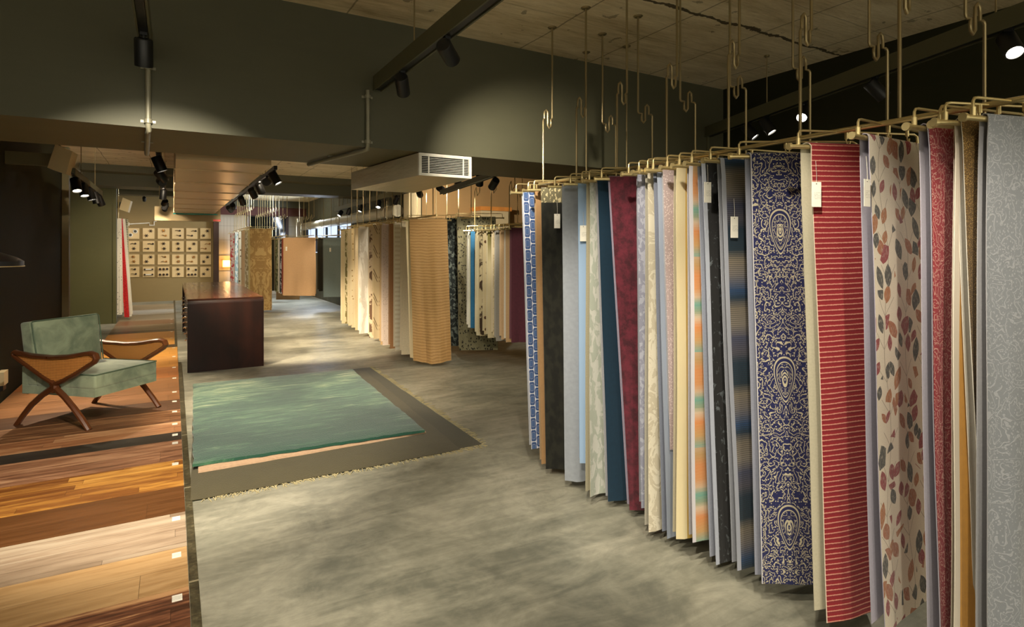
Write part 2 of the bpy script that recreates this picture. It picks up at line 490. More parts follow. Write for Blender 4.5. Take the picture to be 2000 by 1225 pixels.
def leaves(ground=(206, 196, 176), inks=((128, 18, 26), (152, 90, 34), (40, 40, 34), (124, 20, 28), (46, 46, 38), (146, 80, 34)), cell=0.062, thin=0.34, stem=(112, 100, 80), keep=1.0, big=1.0):
    def fn(g, u, v, w):
        nz = g.sep(g.noise(g.mapv(w, (5, 5, 1)), 1.0, 2, color=True))
        vo = g.vor(g.mapv(w, (1.0/cell, 0.72/cell, 1)), 1.0, rnd=0.72)
        ps = g.sep(vo['Position']); rc = g.sep(vo['Color'])
        dx = g.sub(g.mul(u, 1.0/cell), ps[0]); dy = g.mul(g.sub(g.mul(v, 0.72/cell), ps[1]), 1.0/0.72)
        th = g.mul(g.sub(rc[0], 0.5), 1.5)
        c_, s_ = g.M('COSINE', th), g.M('SINE', th)
        lx = g.sub(g.mul(dx, c_), g.mul(dy, s_)); ly = g.add(g.mul(dx, s_), g.mul(dy, c_))
        size = g.mul(g.mul(g.add(0.34, g.mul(rc[1], 0.30)), big), g.add(0.001, g.lt(g.fr(g.mul(rc[2], 7.31)), keep)))
        t = g.M('DIVIDE', ly, size)
        wid = g.mul(g.mul(size, g.add(0.42, g.mul(rc[2], 0.25))), g.M('MAXIMUM', g.sub(1.0, g.mul(t, t)), 0.0))
        leaf = g.mul(g.lt(g.ab(lx), wid), g.lt(g.ab(t), 1.0))
        rib = g.lt(g.ab(lx), 0.018)
        inkc = g.ramp(rc[0], [((i + 0.001)/len(inks), c) for i, c in enumerate(inks)], 'CONSTANT')
        brush = g.gt(g.noise(g.mapv(w, (260, 60, 1)), 1.0, 3), 0.42)
        inkc = g.mix(g.mul(g.sub(1.0, brush), 0.3), inkc, ground)
        inkc = g.mix(g.mul(rib, 0.4), inkc, (60, 46, 36))
        # stems: two wandering vertical lines with side twigs
        per = cell * 2.2
        sx = g.fr(g.mul(g.add(u, g.add(g.mul(g.M('SINE', g.mul(v, 11.0)), 0.018), g.mul(g.sub(nz[0], 0.5), 0.03))), 1.0/per))
        st = g.lt(g.ab(g.sub(sx, 0.5)), 0.011)
        tw = g.lt(g.ab(g.sub(g.fr(g.add(g.mul(v, 9.0), g.mul(g.ab(g.sub(sx, 0.5)), 1.6))), 0.5)), 0.018)
        tw = g.mul(tw, g.lt(g.ab(g.sub(sx, 0.5)), 0.33))
        sl = g.noise(g.mapv(w, (300, 260, 1)), 1.0, 2)
        gr = g.mix(sl, tuple(int(x*0.9) for x in ground), tuple(min(255, int(x*1.06)) for x in ground))
        base = g.mix(g.mul(g.M('MAXIMUM', st, tw), 0.75), gr, stem)
        return g.mix(leaf, base, inkc)
    return fn
def damask(a, b, cell=0.12, width=None, soft=0.08):
    def fn(g, u, v, w):
        x = g.ab(g.sub(u, width/2)) if width else u
        n = g.noise(g.mapv(g.vec(x, v), (1.1/cell, 0.8/cell, 1)), 1.0, 4, 0.6, 1.6)
        f = g.sm(g.fr(g.mul(n, 4.0)), 0.5 - soft, 0.5 + soft)
        return [g.mix(f, a, b), f]
    return fn
def blotch(a, b, sx=16, sy=9, lo=0.46, hi=0.52, det=5):
    def fn(g, u, v, w):
        f = g.sm(g.noise(g.mapv(w, (sx, sy, 1)), 1.0, det, 0.6, 0.6), lo, hi)
        return [g.mix(f, a, b), f]
    return fn
def ikat(g, u, v, w):
    n = g.sep(g.noise(g.mapv(w, (10, 40, 1)), 1.0, 3, color=True))
    x = g.ab(g.sub(g.fr(g.mul(u, 1/0.16)), 0.5)); y = g.ab(g.sub(g.fr(g.mul(v, 1/0.34)), 0.5))
    d = g.add(g.add(g.mul(x, 1.0), g.mul(y, 1.0)), g.mul(g.sub(n[0], 0.5), 0.18))
    return g.ramp(g.fr(g.mul(d, 1.35)), [(0.0, (222, 216, 196)), (0.16, (32, 132, 128)), (0.30, (214, 206, 182)), (0.42, (92, 92, 64)), (0.52, (210, 204, 190)), (0.64, (54, 84, 120)), (0.74, (226, 220, 200)), (0.9, (120, 116, 84))], 'CONSTANT')
def waves(a, b, per=0.03, amp=0.006):
    def fn(g, u, v, w):
        x = g.add(v, g.mul(g.sub(g.noise(g.mapv(w, (12, 8, 1)), 1.0, 3), 0.5), amp * 2))
        f = g.sm(g.ab(g.sub(g.fr(g.mul(x, 1.0/per)), 0.5)), 0.12, 0.32)
        return [g.mix(f, a, b), f]
    return fn
def chevron(a, b):
    def fn(g, u, v, w):
        x = g.ab(g.sub(g.fr(g.mul(u, 1/0.14)), 0.5))
        y = g.fr(g.add(g.mul(v, 1/0.36), g.mul(x, 0.9)))
        f = g.mul(g.M('MAXIMUM', g.lt(g.ab(g.sub(y, 0.3)), 0.035), g.lt(g.ab(g.sub(y, 0.46)), 0.03)), g.gt(x, 0.08))
        return g.mix(f, a, b)
    return fn
def dotted(a, b, cell=0.02, r=0.28):
    def fn(g, u, v, w):
        vo = g.vor(g.mapv(w, (1/cell, 1/cell, 1)), 1.0, rnd=0.7)
        return g.mix(g.lt(vo['Distance'], r), a, b)
    return fn
# ------------------------------------------------------------------ room shell
CZ = 2.85                       # slab underside
BY0, BY1, BZ = 3.60, 4.47, 2.038
XL, XR, YB = -1.35, 4.32, 18.3
m = MB(); m.box((-4.5, -3.5, -0.12), (8.5, 21.0, 0.0)); struct(m.build('floor', CONC))
m = MB(); m.box((-4.5, -2.2, CZ), (8.5, 21.0, CZ + 0.15)); struct(m.build('ceiling', CEIL))
def beam(name, x0, x1, y0, y1, z0, z1=CZ):
    m = MB(); m.box((x0, y0, z0), (x1, y1, z1))
    for f in m.bm.faces:
        f.normal_update()
    o = m.build(name, [DKGREEN, SOFFIT])
    for p in o.data.polygons:
        if p.normal.z < -0.9: p.material_index = 1  # undersides get a lighter, browner tone than the side faces
    return struct(o)
beam('trim_1', -4.0, XR, BY0, BY1, BZ)
beam('trim_2', XL, 8.0, 12.07, 12.44, 2.736)
beam('trim_3', XL, 8.0, 12.44, 13.05, 2.525)
beam('trim_4', -2.5, 8.0, 18.6, 18.9, 2.66)
beam('trim_5', -3.0, 0.8, 15.2, 15.6, 2.60)
m = MB(); m.box((XR, -2.2, 0), (XR + 0.15, 4.75, CZ)); struct(m.build('wall_right', WALLDRK))
m = MB(); m.box((7.9, 4.6, 0), (8.0, 9.5, CZ)); m.box((XR + 0.15, 4.6, 0), (7.9, 4.75, CZ)); struct(m.build('wall_side', PLY))
m = MB(); m.box((XL - 0.15, BY1 - 0.2, 0), (XL, 10.3, CZ)); struct(m.build('wall_left', WALLDRK))
m = MB(); m.box((XL - 0.15, 10.3, 0), (XL + 0.08, 10.42, CZ)); struct(m.build('trim_6', OLIVETRIM))
m = MB(); m.box((-3.2, 13.25, 0), (-0.93, 13.4, 2.60)); m.box((-0.97, 13.22, 0), (-0.915, 13.42, 2.60)); struct(m.build('wall_panel', WALLGRN))
m = MB(); m.box((-3.2, 10.42, 0), (-3.05, 18.3, CZ)); struct(m.build('wall_niche', WALLGRN))
m = MB(); m.box((-3.2, YB, 0), (0.985, YB + 0.15, CZ)); struct(m.build('wall_back', m_paint('hardware_wall_paint', (130, 110, 68), (142, 120, 76))))
m = MB(); m.box((0.985, YB - 0.15, 0), (1.12, YB + 0.15, 2.2)); struct(m.build('trim_7', plain('brown_post_wood', (62, 36, 22), 0.5)))
def m_tile():
    g = G('ribbed_white_tile'); p = g.pos(); s = g.sep(p)
    rib = g.ab(g.sub(g.fr(g.mul(s[0], 1/0.09)), 0.5)); row = g.lt(g.fr(g.mul(s[2], 1/0.42)), 0.02)
    g.bump(rib, 0.5, 0.01)
    return g.done(g.mix(row, (206, 196, 172), (150, 140, 118)), 0.45)
m = MB(); m.box((0.985, 19.4, 0), (8.0, 19.55, CZ)); struct(m.build('wall_far', m_tile()))
m = MB(); m.box((1.12, 18.92, 2.42), (8.0, 19.1, 2.66)); struct(m.build('trim_8', plain('red_brown_fascia', (92, 44, 30), 0.6)))
for i, (x0, x1) in enumerate(((2.0, 3.1), (4.4, 6.4))):
    m = MB(); m.box((x0, 19.36, 1.1), (x1, 19.40, 2.42)); o = struct(m.build('window_%d' % (i + 1), NIGHT))
    f = MB()
    for (a, b, c, d) in ((x0-.05, 1.05, x0+.03, 2.45), (x1-.03, 1.05, x1+.05, 2.45), (x0+.03, 1.05, x1-.03, 1.11), (x0+.03, 2.4, x1-.03, 2.45)):
        f.box((a, 19.32, b), (c, 19.36, d))
    f.build('window_frame', plain('brown_window_frame_%d' % i, (74, 48, 32), 0.5), o)
m = MB(); m.box((-4.15, -2.2, 0), (-4.0, 4.45, CZ)); m.box((-4.0, 4.3, 0), (XL - .15, 4.45, BZ)); struct(m.build('wall_front', WALLDRK))
# right rear: plywood face, louvred side wall with a daylit window
m = MB(); m.box((3.52, 9.5, 0), (8.0, 9.65, CZ)); struct(m.build('wall_plywood', PLY))
m = MB(); m.box((3.46, 9.42, 0), (3.70, 9.66, CZ)); struct(m.build('trim_9', CREAM))
def m_louvre():
    g = G('dark_louvred_wall'); s = g.sep(g.pos())
    f = g.fr(g.mul(s[1], 1/0.16)); g.bump(g.ab(g.sub(f, 0.5)), 0.8, 0.04)
    return g.done(g.mix(g.lt(f, 0.2), (84, 84, 64), (46, 47, 36)), 0.6)
LOUV = m_louvre()
m = MB()
m.box((3.60, 9.66, 0), (3.72, 13.6, CZ)); m.box((3.60, 13.6, 0), (3.72, 19.4, 1.30)); m.box((3.60, 13.6, 2.02), (3.72, 19.4, CZ)); m.box((3.60, 18.9, 1.3), (3.72, 19.4, 2.02))
struct(m.build('wall_louvre', LOUV))
m = MB(); m.box((3.66, 13.6, 1.30), (3.68, 18.9, 2.02)); o = struct(m.build('window_3', SKYWIN))
f = MB()
for k in range(5):
    y = 13.62 + k * 1.31; f.box((3.60, y - 0.025, 1.32), (3.655, y + 0.025, 2.0))
f.box((3.60, 13.6, 1.64), (3.655, 18.9, 1.67)); f.build('window_bars', BLACK, o)
wl = bpy.data.lights.new('window_daylight', 'AREA'); wl.shape = 'RECTANGLE'; wl.size = 5.0; wl.size_y = 0.65; wl.energy = 600; wl.color = (0.75, 0.85, 1.0)
wo = bpy.data.objects.new('window_daylight', wl); COL.objects.link(wo); wo.location = (3.56, 16.2, 1.66); wo.rotation_euler = (0, math.radians(72), 0)
# dark stone border between timber samples and concrete
m = MB(); m.box((0.060, 0.6, 0.0), (0.095, 8.26, 0.010)); struct(m.build('trim_10', STONE))
m = MB(); m.box((0.03, 8.26, 0.0), (0.06, 18.3, 0.010)); struct(m.build('trim_11', STONE))
m = MB(); m.box((XL - 0.15, 10.42, 0), (XL - 0.03, 18.3, 0.006)); struct(m.build('trim_12', STONE))

# conduits on the beam
def conduit(name, label, x, ztop, x2, y2):
    t = thing(name, label, 'pipe', (x, BY0, BZ))
    m = MB()
    m.tube([(x, BY0-.018, ztop), (x, BY0-.018, BZ+.05), (x, BY0-.016, BZ+.012), (x+.003, BY0+.004, BZ-.012), (x2*.1+x*.9, BY0+.04, BZ-.018), (x2, y2, BZ-.018)], 0.0135, 10)
    m.build('pipe', m_conduit, t)
    for z in (BZ+.02, BZ+.30):
        if z < ztop - .05:
            c = MB(); c.cyl((x, BY0-.018, z), (x, BY0-.018, z+.022), 0.019, 12); c.box((x-.034, BY0-.006, z+.004), (x+.034, BY0, z+.018)); c.build('pipe_clip', m_conduit, t)
    c = MB(); p = V(x, BY0, BZ-.018).lerp(V(x2, y2, BZ-.018), .55); c.box((p.x-.03, p.y-.01, BZ-.006), (p.x+.03, p.y+.01, BZ)); c.build('pipe_clip', m_conduit, t)
    return t
m_conduit = plain('grey_conduit', (132, 128, 108), 0.45, 0.2)
conduit('conduit', 'thin grey conduit running down the beam behind the short dark track', -0.11, 2.55, -0.145, BY1)
conduit('conduit', 'grey conduit dropping from the long track and bending under the beam', 1.05, 2.39, 0.86, BY1-.04)

# air outlet box under the beam
t = thing('air_outlet', 'sheet metal air outlet with white slatted grille hung under the beam', 'air conditioner', (1.57, 4.1, 1.883))
x0, x1, y0, y1, z0, z1 = 1.386, 1.766, BY0 - .012, 4.74, 1.883, 2.03
m = MB()
m.hexa([(x0, y0+.01, z0), (x1, y0+.01, z0), (x1+.02, y1, z0), (1.254, y1, z0), (x0, y0+.01, z1), (x1, y0+.01, z1), (x1+.02, y1, z1-.005), (1.254, y1, z1-.005)])
m.build('duct_body', GALV, t)
m = MB(); b = .018
m.box((x0, y0-.012, z0), (x1, y0+.008, z0+b)); m.box((x0, y0-.012, z1-b), (x1, y0+.008, z1)); m.box((x0, y0-.012, z0+b), (x0+b, y0+.008, z1-b)); m.box((x1-b, y0-.012, z0+b), (x1, y0+.008, z1-b))
m.build('grille_frame', WHITE, t)
m = MB(); m.box((x0+b, y0+.004, z0+b), (x1-b, y0+.008, z1-b)); m.build('grille_shade_sheet', DKGRILLE, t)  # near-black sheet paints in the shade behind the slats
for i in range(10):
    z = z0 + b + .0055 + i * (z1 - z0 - 2*b) / 10
    m = MB(); m.hexa([(x0+b, y0-.008, z+.003), (x1-b, y0-.008, z+.003), (x1-b, y0+.003, z+.0055), (x0+b, y0+.003, z+.0055), (x0+b, y0-.008, z+.0055), (x1-b, y0-.008, z+.0055), (x1-b, y0+.003, z+.0075), (x0+b, y0+.003, z+.0075)])
    m.build('slat', WHITE, t)
for fx in (.18, .84):
    m = MB(); x = x0 + (x1-x0)*fx; m.box((x-.004, y0-.010, z0+b), (x+.004, y0-.0075, z1-b)); m.build('grille_mullion', WHITE, t)

# long sheet metal duct behind the beam, with the drop box at its end
t = thing('air_duct', 'long beige sheet metal duct under the slab behind the beam', 'duct', (0.33, 8, 2.04))
m = MB(); m.box((0.02, 4.75, 2.038), (0.65, 11.9, 2.42)); m.bevel(.03, 2); m.build('duct_body', plain('beige_sheet_metal', (204, 176, 132), 0.3, 0.35, 0.5, 0.08, 2.5), t)
for k in range(7):
    y = 5.3 + k * 1.02
    m = MB(); m.box((0.012, y, 2.031), (0.658, y+.03, 2.428)); m.build('duct_joint', plain('duct_joint_metal_%d' % k, (186, 160, 120), 0.35, 0.35), t)
t = thing('cassette_unit', 'beige air handling box with teal film and red sticker at duct end', 'air conditioner', (0.24, 12.0, 1.9))
m = MB(); m.box((-0.27, 11.9, 1.905), (0.76, 12.06, 2.15)); m.bevel(.008, 1); m.build('casing', m_paint('cassette_enamel', (142, 124, 88), (154, 136, 98)), t)
for xx in (-.2, .69):
    m = MB(); m.cyl((xx, 11.98, 2.15), (xx, 11.98, CZ), .006, 6); m.build('drop_rod', BRONZE, t)
m = MB(); m.lathe([(0.001, 0), (0.34, 0.0), (0.36, 0.012), (0.30, 0.03), (0.001, 0.035)], (0.36, 11.88, 2.02), 28)
for v in m.bm.verts: v.co.y = 11.88 + (v.co.y - 11.88) * 0.05; v.co.z = 2.02 + (v.co.z - 2.02) * 1.0
m.build('protective_film', TEAL, t)
m = MB(); m.box((0.64, 11.892, 1.91), (0.76, 11.8995, 1.945)); m.build('sticker', REDSTK, t)

# wall-mounted white-ish mounting blocks at the ends of the side track
for (y, x, s, lab) in ((7.05, -0.93, 1.0, 'beige folded mounting block on wall above the armchair'), (13.6, -0.80, 1.0, 'small beige mounting block above the striped throws')):
    t = thing('mounting_block', lab, 'bracket', (x, y, 2.15))
    m = MB(); m.hexa([(x-.09, y-.1, 2.17), (x+.05, y-.1, 2.12), (x+.07, y+.1, 2.12), (x-.07, y+.1, 2.17), (x-.03, y-.1, 2.40), (x+.10, y-.1, 2.34), (x+.12, y+.1, 2.34), (x-.01, y+.1, 2.40)]); m.bevel(.006, 1); m.build('block', CREAM, t)
    m = MB(); m.box((x-.42, y+.02, 2.2), (x-.06, y+.06, 2.32)); m.build('wall_arm', OLIVETRIM, t)
# ------------------------------------------------------------------ timber floor samples, each with its own label
def Yof(py): return at_z(337.0 + (py - HOR) * 0.05, py, 0).y
samples = [  # y of the near edge, y of the far edge (photo rows at the stone border), kind, label
    (1226, 1150, 'walnut', 'dark walnut floor sample with one pale plank nearest the camera'),
    (1150, 1071, 'oak', 'wide light oak floor sample with fine knots'),
    (1071, 1003, 'greige', 'pale grey beige floor sample of narrow planks'),
    (1003, 952, 'brown', 'plain dark brown floor sample beside the pale grey one'),
    (952, 900.5, 'acacia', 'golden acacia floor sample with brown mixed planks'),
    (900.5, 861, 'rustic', 'rustic pinkish brown floor sample with saw marks'),
    (861, 845.5, 'black', 'narrow black floor sample with staggered joints'),
    (845.5, 825, 'pink', 'pinkish brown floor sample with long pale planks in front of armchair'),
    (825, 801.5, 'mid', 'mid brown floor sample under the armchair front legs'),
    (801.5, 782, 'dark', 'dark brown floor sample crossing under the armchair'),
    (782, 764, 'mid2', 'warm brown floor sample beside the armchair seat'),
    (764, 737.5, 'mid3', 'plain brown floor sample next to the wooden counter end'),
    (737.5, 717, 'russet', 'russet brown floor sample beyond the brown plain one'),
    (717, 696, 'gold', 'golden floor sample with one russet edge'),
    (696, 679, 'gold2', 'bright golden oak floor sample just before the thin dark strip'),
    (679, 673.5, 'dkline', 'thin dark floor sample strip between the golden ones'),
    (673.5, 660, 'gold3', 'golden yellow floor sample just beyond the thin dark strip'),
    (660, 647.5, 'gold4', 'deep golden floor sample beyond the yellow one'),
    (647.5, 643, 'dkline2', 'very thin dark floor sample strip beyond the golden ones'),
    (643, 632, 'gr1', 'greyish brown floor sample near the green wall panel'),
    (632, 624, 'gr2', 'reddish brown floor sample near the green wall panel'),
    (624, 613, 'gr3', 'grey beige floor sample below the striped throws'),
    (613, 604, 'gr4', 'whitish weathered floor sample below the striped throws'),
    (604, 594, 'gr5', 'pale sand floor sample before the hardware wall'),
]
WCOL = {
    'walnut': [(66, 40, 26), (92, 56, 38), (128, 82, 56), (196, 150, 104)], 'oak': [(168, 130, 84), (194, 156, 108), (208, 172, 124)],
    'greige': [(138, 116, 94), (172, 150, 126), (192, 174, 150)], 'brown': [(88, 54, 26), (104, 66, 34), (118, 76, 42)],
    'acacia': [(122, 72, 30), (150, 96, 44), (196, 138, 62), (222, 166, 84)], 'rustic': [(112, 74, 52), (158, 112, 82), (196, 152, 116)],
    'black': [(40, 36, 32), (54, 48, 42), (72, 64, 56)], 'pink': [(142, 92, 60), (178, 124, 84), (208, 162, 120)],
    'mid': [(102, 68, 44), (134, 92, 62), (176, 130, 90)], 'dark': [(78, 52, 34), (96, 64, 42), (112, 76, 50)],
    'mid2': [(134, 90, 54), (154, 106, 66), (172, 120, 78)], 'mid3': [(120, 80, 48), (140, 96, 58), (156, 108, 68)],
    'russet': [(150, 90, 44), (168, 104, 54), (184, 120, 66)], 'gold': [(188, 124, 54), (204, 142, 68), (216, 156, 80)],
    'gold2': [(200, 136, 56), (214, 152, 70), (222, 162, 82)], 'dkline': [(70, 52, 34), (84, 64, 44)],
    'gold3': [(204, 140, 60), (216, 154, 72)], 'gold4': [(196, 130, 54), (206, 142, 66)], 'dkline2': [(74, 54, 36), (90, 68, 46)],
    'gr1': [(128, 108, 80), (150, 128, 98)], 'gr2': [(132, 94, 64), (150, 112, 78)], 'gr3': [(150, 132, 104), (176, 158, 128)],
    'gr4': [(190, 180, 160), (216, 206, 188)], 'gr5': [(176, 150, 112), (198, 174, 136)],
}
WPL = {'walnut': (.095, 1.1), 'oak': (.30, 3.0), 'greige': (.083, .8), 'brown': (.30, 3.0), 'acacia': (.075, .55), 'rustic': (.25, 2.2), 'black': (.10, .35), 'pink': (.11, .8), 'mid': (.16, 1.3)}
for (ya, yb, k, lab) in samples:
    y0, y1 = Yof(ya), Yof(yb)
    xr = 0.058 if ya < 1300 and ya > 679 else 0.028
    xl = XL + 0.002 if y0 < 10.3 else -2.9
    if y0 < 13.42 and y1 > 13.2 or y0 > 10.3: xl = -0.90
    if y0 < 10.6: xl = XL + .012
    th = 0.012
    t = thing('flooring_sample', lab, 'floor sample', (xr, (y0+y1)/2, 0), 'timber flooring samples laid side by side')
    m = MB(); m.box((xl, y0 + .0015, 0.0), (xr, y1 - .0015, th)); m.bevel(.0012, 1)
    pl = WPL.get(k, (.2, 1.6))
    m.build('board', wood('timber_' + k, WCOL[k], pl[0], pl[1], grain=1.9 if k in ('rustic', 'pink', 'mid', 'walnut') else 1.3, rough=0.34, bold=0.05 if k in ('acacia',) else 0.0), t)
    if ya > 624 and k not in ('dkline2', 'brown', 'dkline'):
        s = 0.05 if y0 > 2.6 else 0.045
        a, b = (y0+y1)/2, min(.05, (y1-y0)*.28)
        yc = y1 - b - .022 if (y1-y0) > .2 else y1 - (y1-y0)*.35
        m = MB(); q = []
        cx = xr - 0.042
        pts = [(cx-.018, yc-b*.5, th+.0008), (cx+.018, yc-b*.5, th+.0008), (cx+.018, yc+b*.5, th+.0008), (cx-.018, yc+b*.5, th+.0008)]
        m.hexa([(p[0], p[1], th) for p in pts] + pts)
        o = m.build('printed_label', PAPER, t)
        uvl = o.data.uv_layers.new(name='UVMap')
        for lp in o.data.loops:
            c = o.data.vertices[lp.vertex_index].co; uvl.data[lp.index].uv = ((c.x) , (c.y - (yc - b*.5 - (y0+y1)/2)) * .028 / b)
# ------------------------------------------------------------------ armchair
VELVET = G('sage_velvet')
def _velvet():
    g = VELVET; p = g.obj()
    n = g.sm(g.noise(g.mapv(p, (1, 1, 1)), 5.0, 5, 0.6, 0.8), 0.32, 0.68)
    g.bump(g.noise(p, 9, 4), 0.12, 0.02)
    return g.done(g.mix(n, (110, 124, 102), (150, 162, 134)), 0.75, 0, 0.25, sheen=0.35)
VELVET = _velvet()
PIPE = plain('sage_piping', (86, 104, 84), 0.8)
CHWOOD = wood('chair_teak', [(66, 36, 20), (96, 54, 28), (122, 72, 38)], 2.0, 4.0, 1.2, 0.26, gap=0.0)
def m_cane():
    g = G('woven_cane'); s = g.sep(g.obj())
    x = g.fr(g.mul(s[0], 1/0.0125)); z = g.fr(g.mul(s[2], 1/0.0125))
    hole = g.mul(g.gt(g.mul(g.M('SINE', g.mul(x, math.pi)), g.M('SINE', g.mul(z, math.pi))), 0.62), 1.0)
    n = g.noise(g.obj(), 40, 3)
    g.bump(g.sub(1.0, hole), 0.5, 0.003)
    return g.done(g.mix(hole, g.mix(n, (196, 126, 58), (222, 156, 84)), (70, 36, 14)), 0.5)
CANE = m_cane()
cw, sw = V(0.741, -0.671, 0), V(0.671, 0.741, 0)
crot = math.atan2(cw.y, cw.x)
ch = thing('armchair', 'sage green velvet lounge chair with cane sides on crossed wooden legs', 'chair', (0, 0, 0))
def pad(lo, hi, bev, seg=4):
    m = MB(); m.box(lo, hi); bmesh.ops.subdivide_edges(m.bm, edges=m.bm.edges[:], cuts=3, use_grid_fill=True)
    return m
def crown(m, c, dims, amt):
    for v in m.bm.verts:
        q = [(v.co[i]-c[i])/dims[i] for i in range(3)]
        v.co.z += amt * max(0, 1-q[0]*q[0]) * max(0, 1-q[1]*q[1]) * (1 if q[2] > .5 else 0)
m = pad((-.20, -.30, .30), (.36, .30, .415), .02); crown(m, (.08, 0, .357), (.28, .30, .0575), .018); m.bevel(.018, 3, 60); m.build('seat_cushion', VELVET, ch)
m = MB(); m.box((-.34, -.295, .24), (.355, .295, .305)); m.bevel(.012, 3); m.build('seat_base', VELVET, ch)
pts = [(.358, -.298, .413), (.358, .298, .413), (-.2, .298, .413)]
m = MB(); m.tube([(-.2, -.298, .413), (.352, -.298, .413), (.36, -.29, .413), (.36, .29, .413), (.352, .298, .413), (-.2, .298, .413)], .005, 6); m.build('piping', PIPE, ch.children[0])
m = MB()
m.hexa([(-.31, -.29, .30), (-.185, -.29, .30), (-.185, .29, .30), (-.31, .29, .30), (-.37, -.30, .80), (-.255, -.30, .815), (-.255, .30, .815), (-.37, .30, .80)])
bmesh.ops.subdivide_edges(m.bm, edges=m.bm.edges[:], cuts=3, use_grid_fill=True)
for v in m.bm.verts:
    if abs(v.co.y) < .2 and .35 < v.co.z < .78 and v.co.x > -.29: v.co.x += .014
m.bevel(.02, 3, 60); bk = m.build('backrest', VELVET, ch)
m = MB(); m.tube([(-.188, -.285, .40), (-.25, -.296, .80), (-.256, -.285, .812), (-.256, .285, .812), (-.25, .296, .80), (-.188, .285, .40)], .005, 6); m.build('piping', PIPE, bk)
m = MB(); m.hexa([(-.35, -.29, .235), (-.30, -.29, .235), (-.30, .29, .235), (-.35, .29, .235), (-.35, -.29, .45), (-.30, -.29, .45), (-.30, .29, .45), (-.35, .29, .45)]); m.bevel(.01, 2); m.build('back_apron', VELVET, ch)
for sgn in (-1, 1):
    y = sgn * .335; sv = V(0, 1, 0)
    fr_ = MB()
    fr_.tube([(-.365, y, .575), (-.33, y, .567), (-.2, y, .552), (0, y, .545), (.16, y, .558), (.30, y, .583), (.365, y, .592), (.403, y, .580), (.415, y, .553), (.395, y, .525), (.33, y, .487), (.22, y, .425), (.12, y, .375), (.06, y, .352), (.03, y, .338)], .017, 8, side=sv, r2=.027)
    fr_.tube([(-.372, y, .572), (-.372, y, .548), (-.34, y, .527), (-.22, y, .462), (-.08, y, .385), (.0, y, .350), (.03, y, .336)], .016, 8, side=sv, r2=.022)
    arm = fr_.build('arm_frame', CHWOOD, ch)
    c = MB()
    top = [(-.35, .562), (-.2, .548), (0, .541), (.16, .553), (.30, .576), (.385, .572)]
    bot = [(-.35, .537), (-.22, .465), (-.08, .388), (.06, .355), (.22, .43), (.39, .53)]
    for yy, flip in ((y-.004, 0), (y+.004, 1)):
        for i in range(5):
            a, b = top[i], top[i+1]; d, e = bot[i], bot[i+1]
            q = [(a[0], yy, a[1]), (b[0], yy, b[1]), (e[0], yy, e[1]), (d[0], yy, d[1])]
            c.quad(*(q[::-1] if flip else q))
    c.raw('cane_panel', CANE, arm)
    hb = MB(); hb.tube([(.0, y, .348), (.03, y, .33), (.03, y, .31), (.0, y, .288)], .026, 8, side=sv, r2=.024); hb.cyl((.02, y - sgn*.02, .315), (.02, sgn*.20, .27), .014, 10); hb.build('arm_hub', CHWOOD, ch)
    l1 = MB(); l1.tube([(.0, y, .318), (.045, y, .295), (.115, y, .245), (.20, y, .165), (.28, y, .08), (.345, y, .001)], .018, 8, side=sv, r2=.023, rs=[.026, .023, .021, .02, .019, .017]); l1.build('leg', CHWOOD, ch)
    l2 = MB(); l2.tube([(.03, y, .318), (-.02, y, .293), (-.10, y, .245), (-.20, y, .165), (-.28, y, .08), (-.345, y, .001)], .018, 8, side=sv, r2=.023, rs=[.026, .023, .021, .02, .019, .017]); l2.build('leg', CHWOOD, ch)
ch.location = (-.583, 5.97, 0.012); ch.rotation_euler = (0, 0, crot)

# ------------------------------------------------------------------ long counter
MAHOG = wood('counter_mahogany', [(26, 11, 6), (46, 19, 9), (92, 42, 18)], 0.26, 2.6, 1.5, 0.38, gap=0.0)
MAHOGY = wood('counter_mahogany_top', [(60, 28, 16), (92, 42, 24), (132, 66, 38)], 0.26, 2.6, 1.4, 0.16, gap=0.0, coat=0.4, axis=1)
x0, x1, y0, y1, z1 = .145, .945, 7.53, 11.37, .83
MAHOG.node_tree.nodes['Principled BSDF'].inputs['Specular IOR Level'].default_value = 0.2
t = thing('counter', 'long dark mahogany waterfall counter with rounded end', 'counter', (.545, 9.45, 0))
m = MB()
prof = [(y0, 0), (y0, z1-.05)] + [(y0 + .05 - .05*math.cos(a), z1 - .05 + .05*math.sin(a)) for a in (math.radians(18*k) for k in range(1, 6))]
inner = [(y0+.05, 0), (y0+.05, z1-.05)]
outer_v = [m.bm.verts.new((x, y, z)) for x in (x0, x1) for (y, z) in prof]
n = len(prof)
m2 = MB()
ring = prof + [(y0 + .05, z1-.05), (y0+.05, 0)]
m2.rings([[(x, y, z) for (y, z) in ring] for x in (x0, x1)])
m.bm.free()
o = m2.build('end_panel', MAHOG, t)
for p in o.data.polygons: p.use_smooth = False
try:
    for p in o.data.polygons:
        if 0.05 < p.normal.z < 0.99 and p.normal.y < -.05: p.use_smooth = True
except Exception: pass
m = MB(); m.box((x0, y0+.0501, z1-.05), (x1, y1, z1)); m.bevel(.004, 1); m.build('top', MAHOGY, t)
m = MB(); m.box((x0, y1-.05, 0), (x1, y1, z1-.05)); m.build('end_panel', MAHOG, t)
m = MB(); m.box((x0+.05, y0+.05, .06), (x1-.04, y1-.05, z1-.052)); m.build('carcass', plain('counter_black_carcass', (22, 16, 12), 0.5), t)
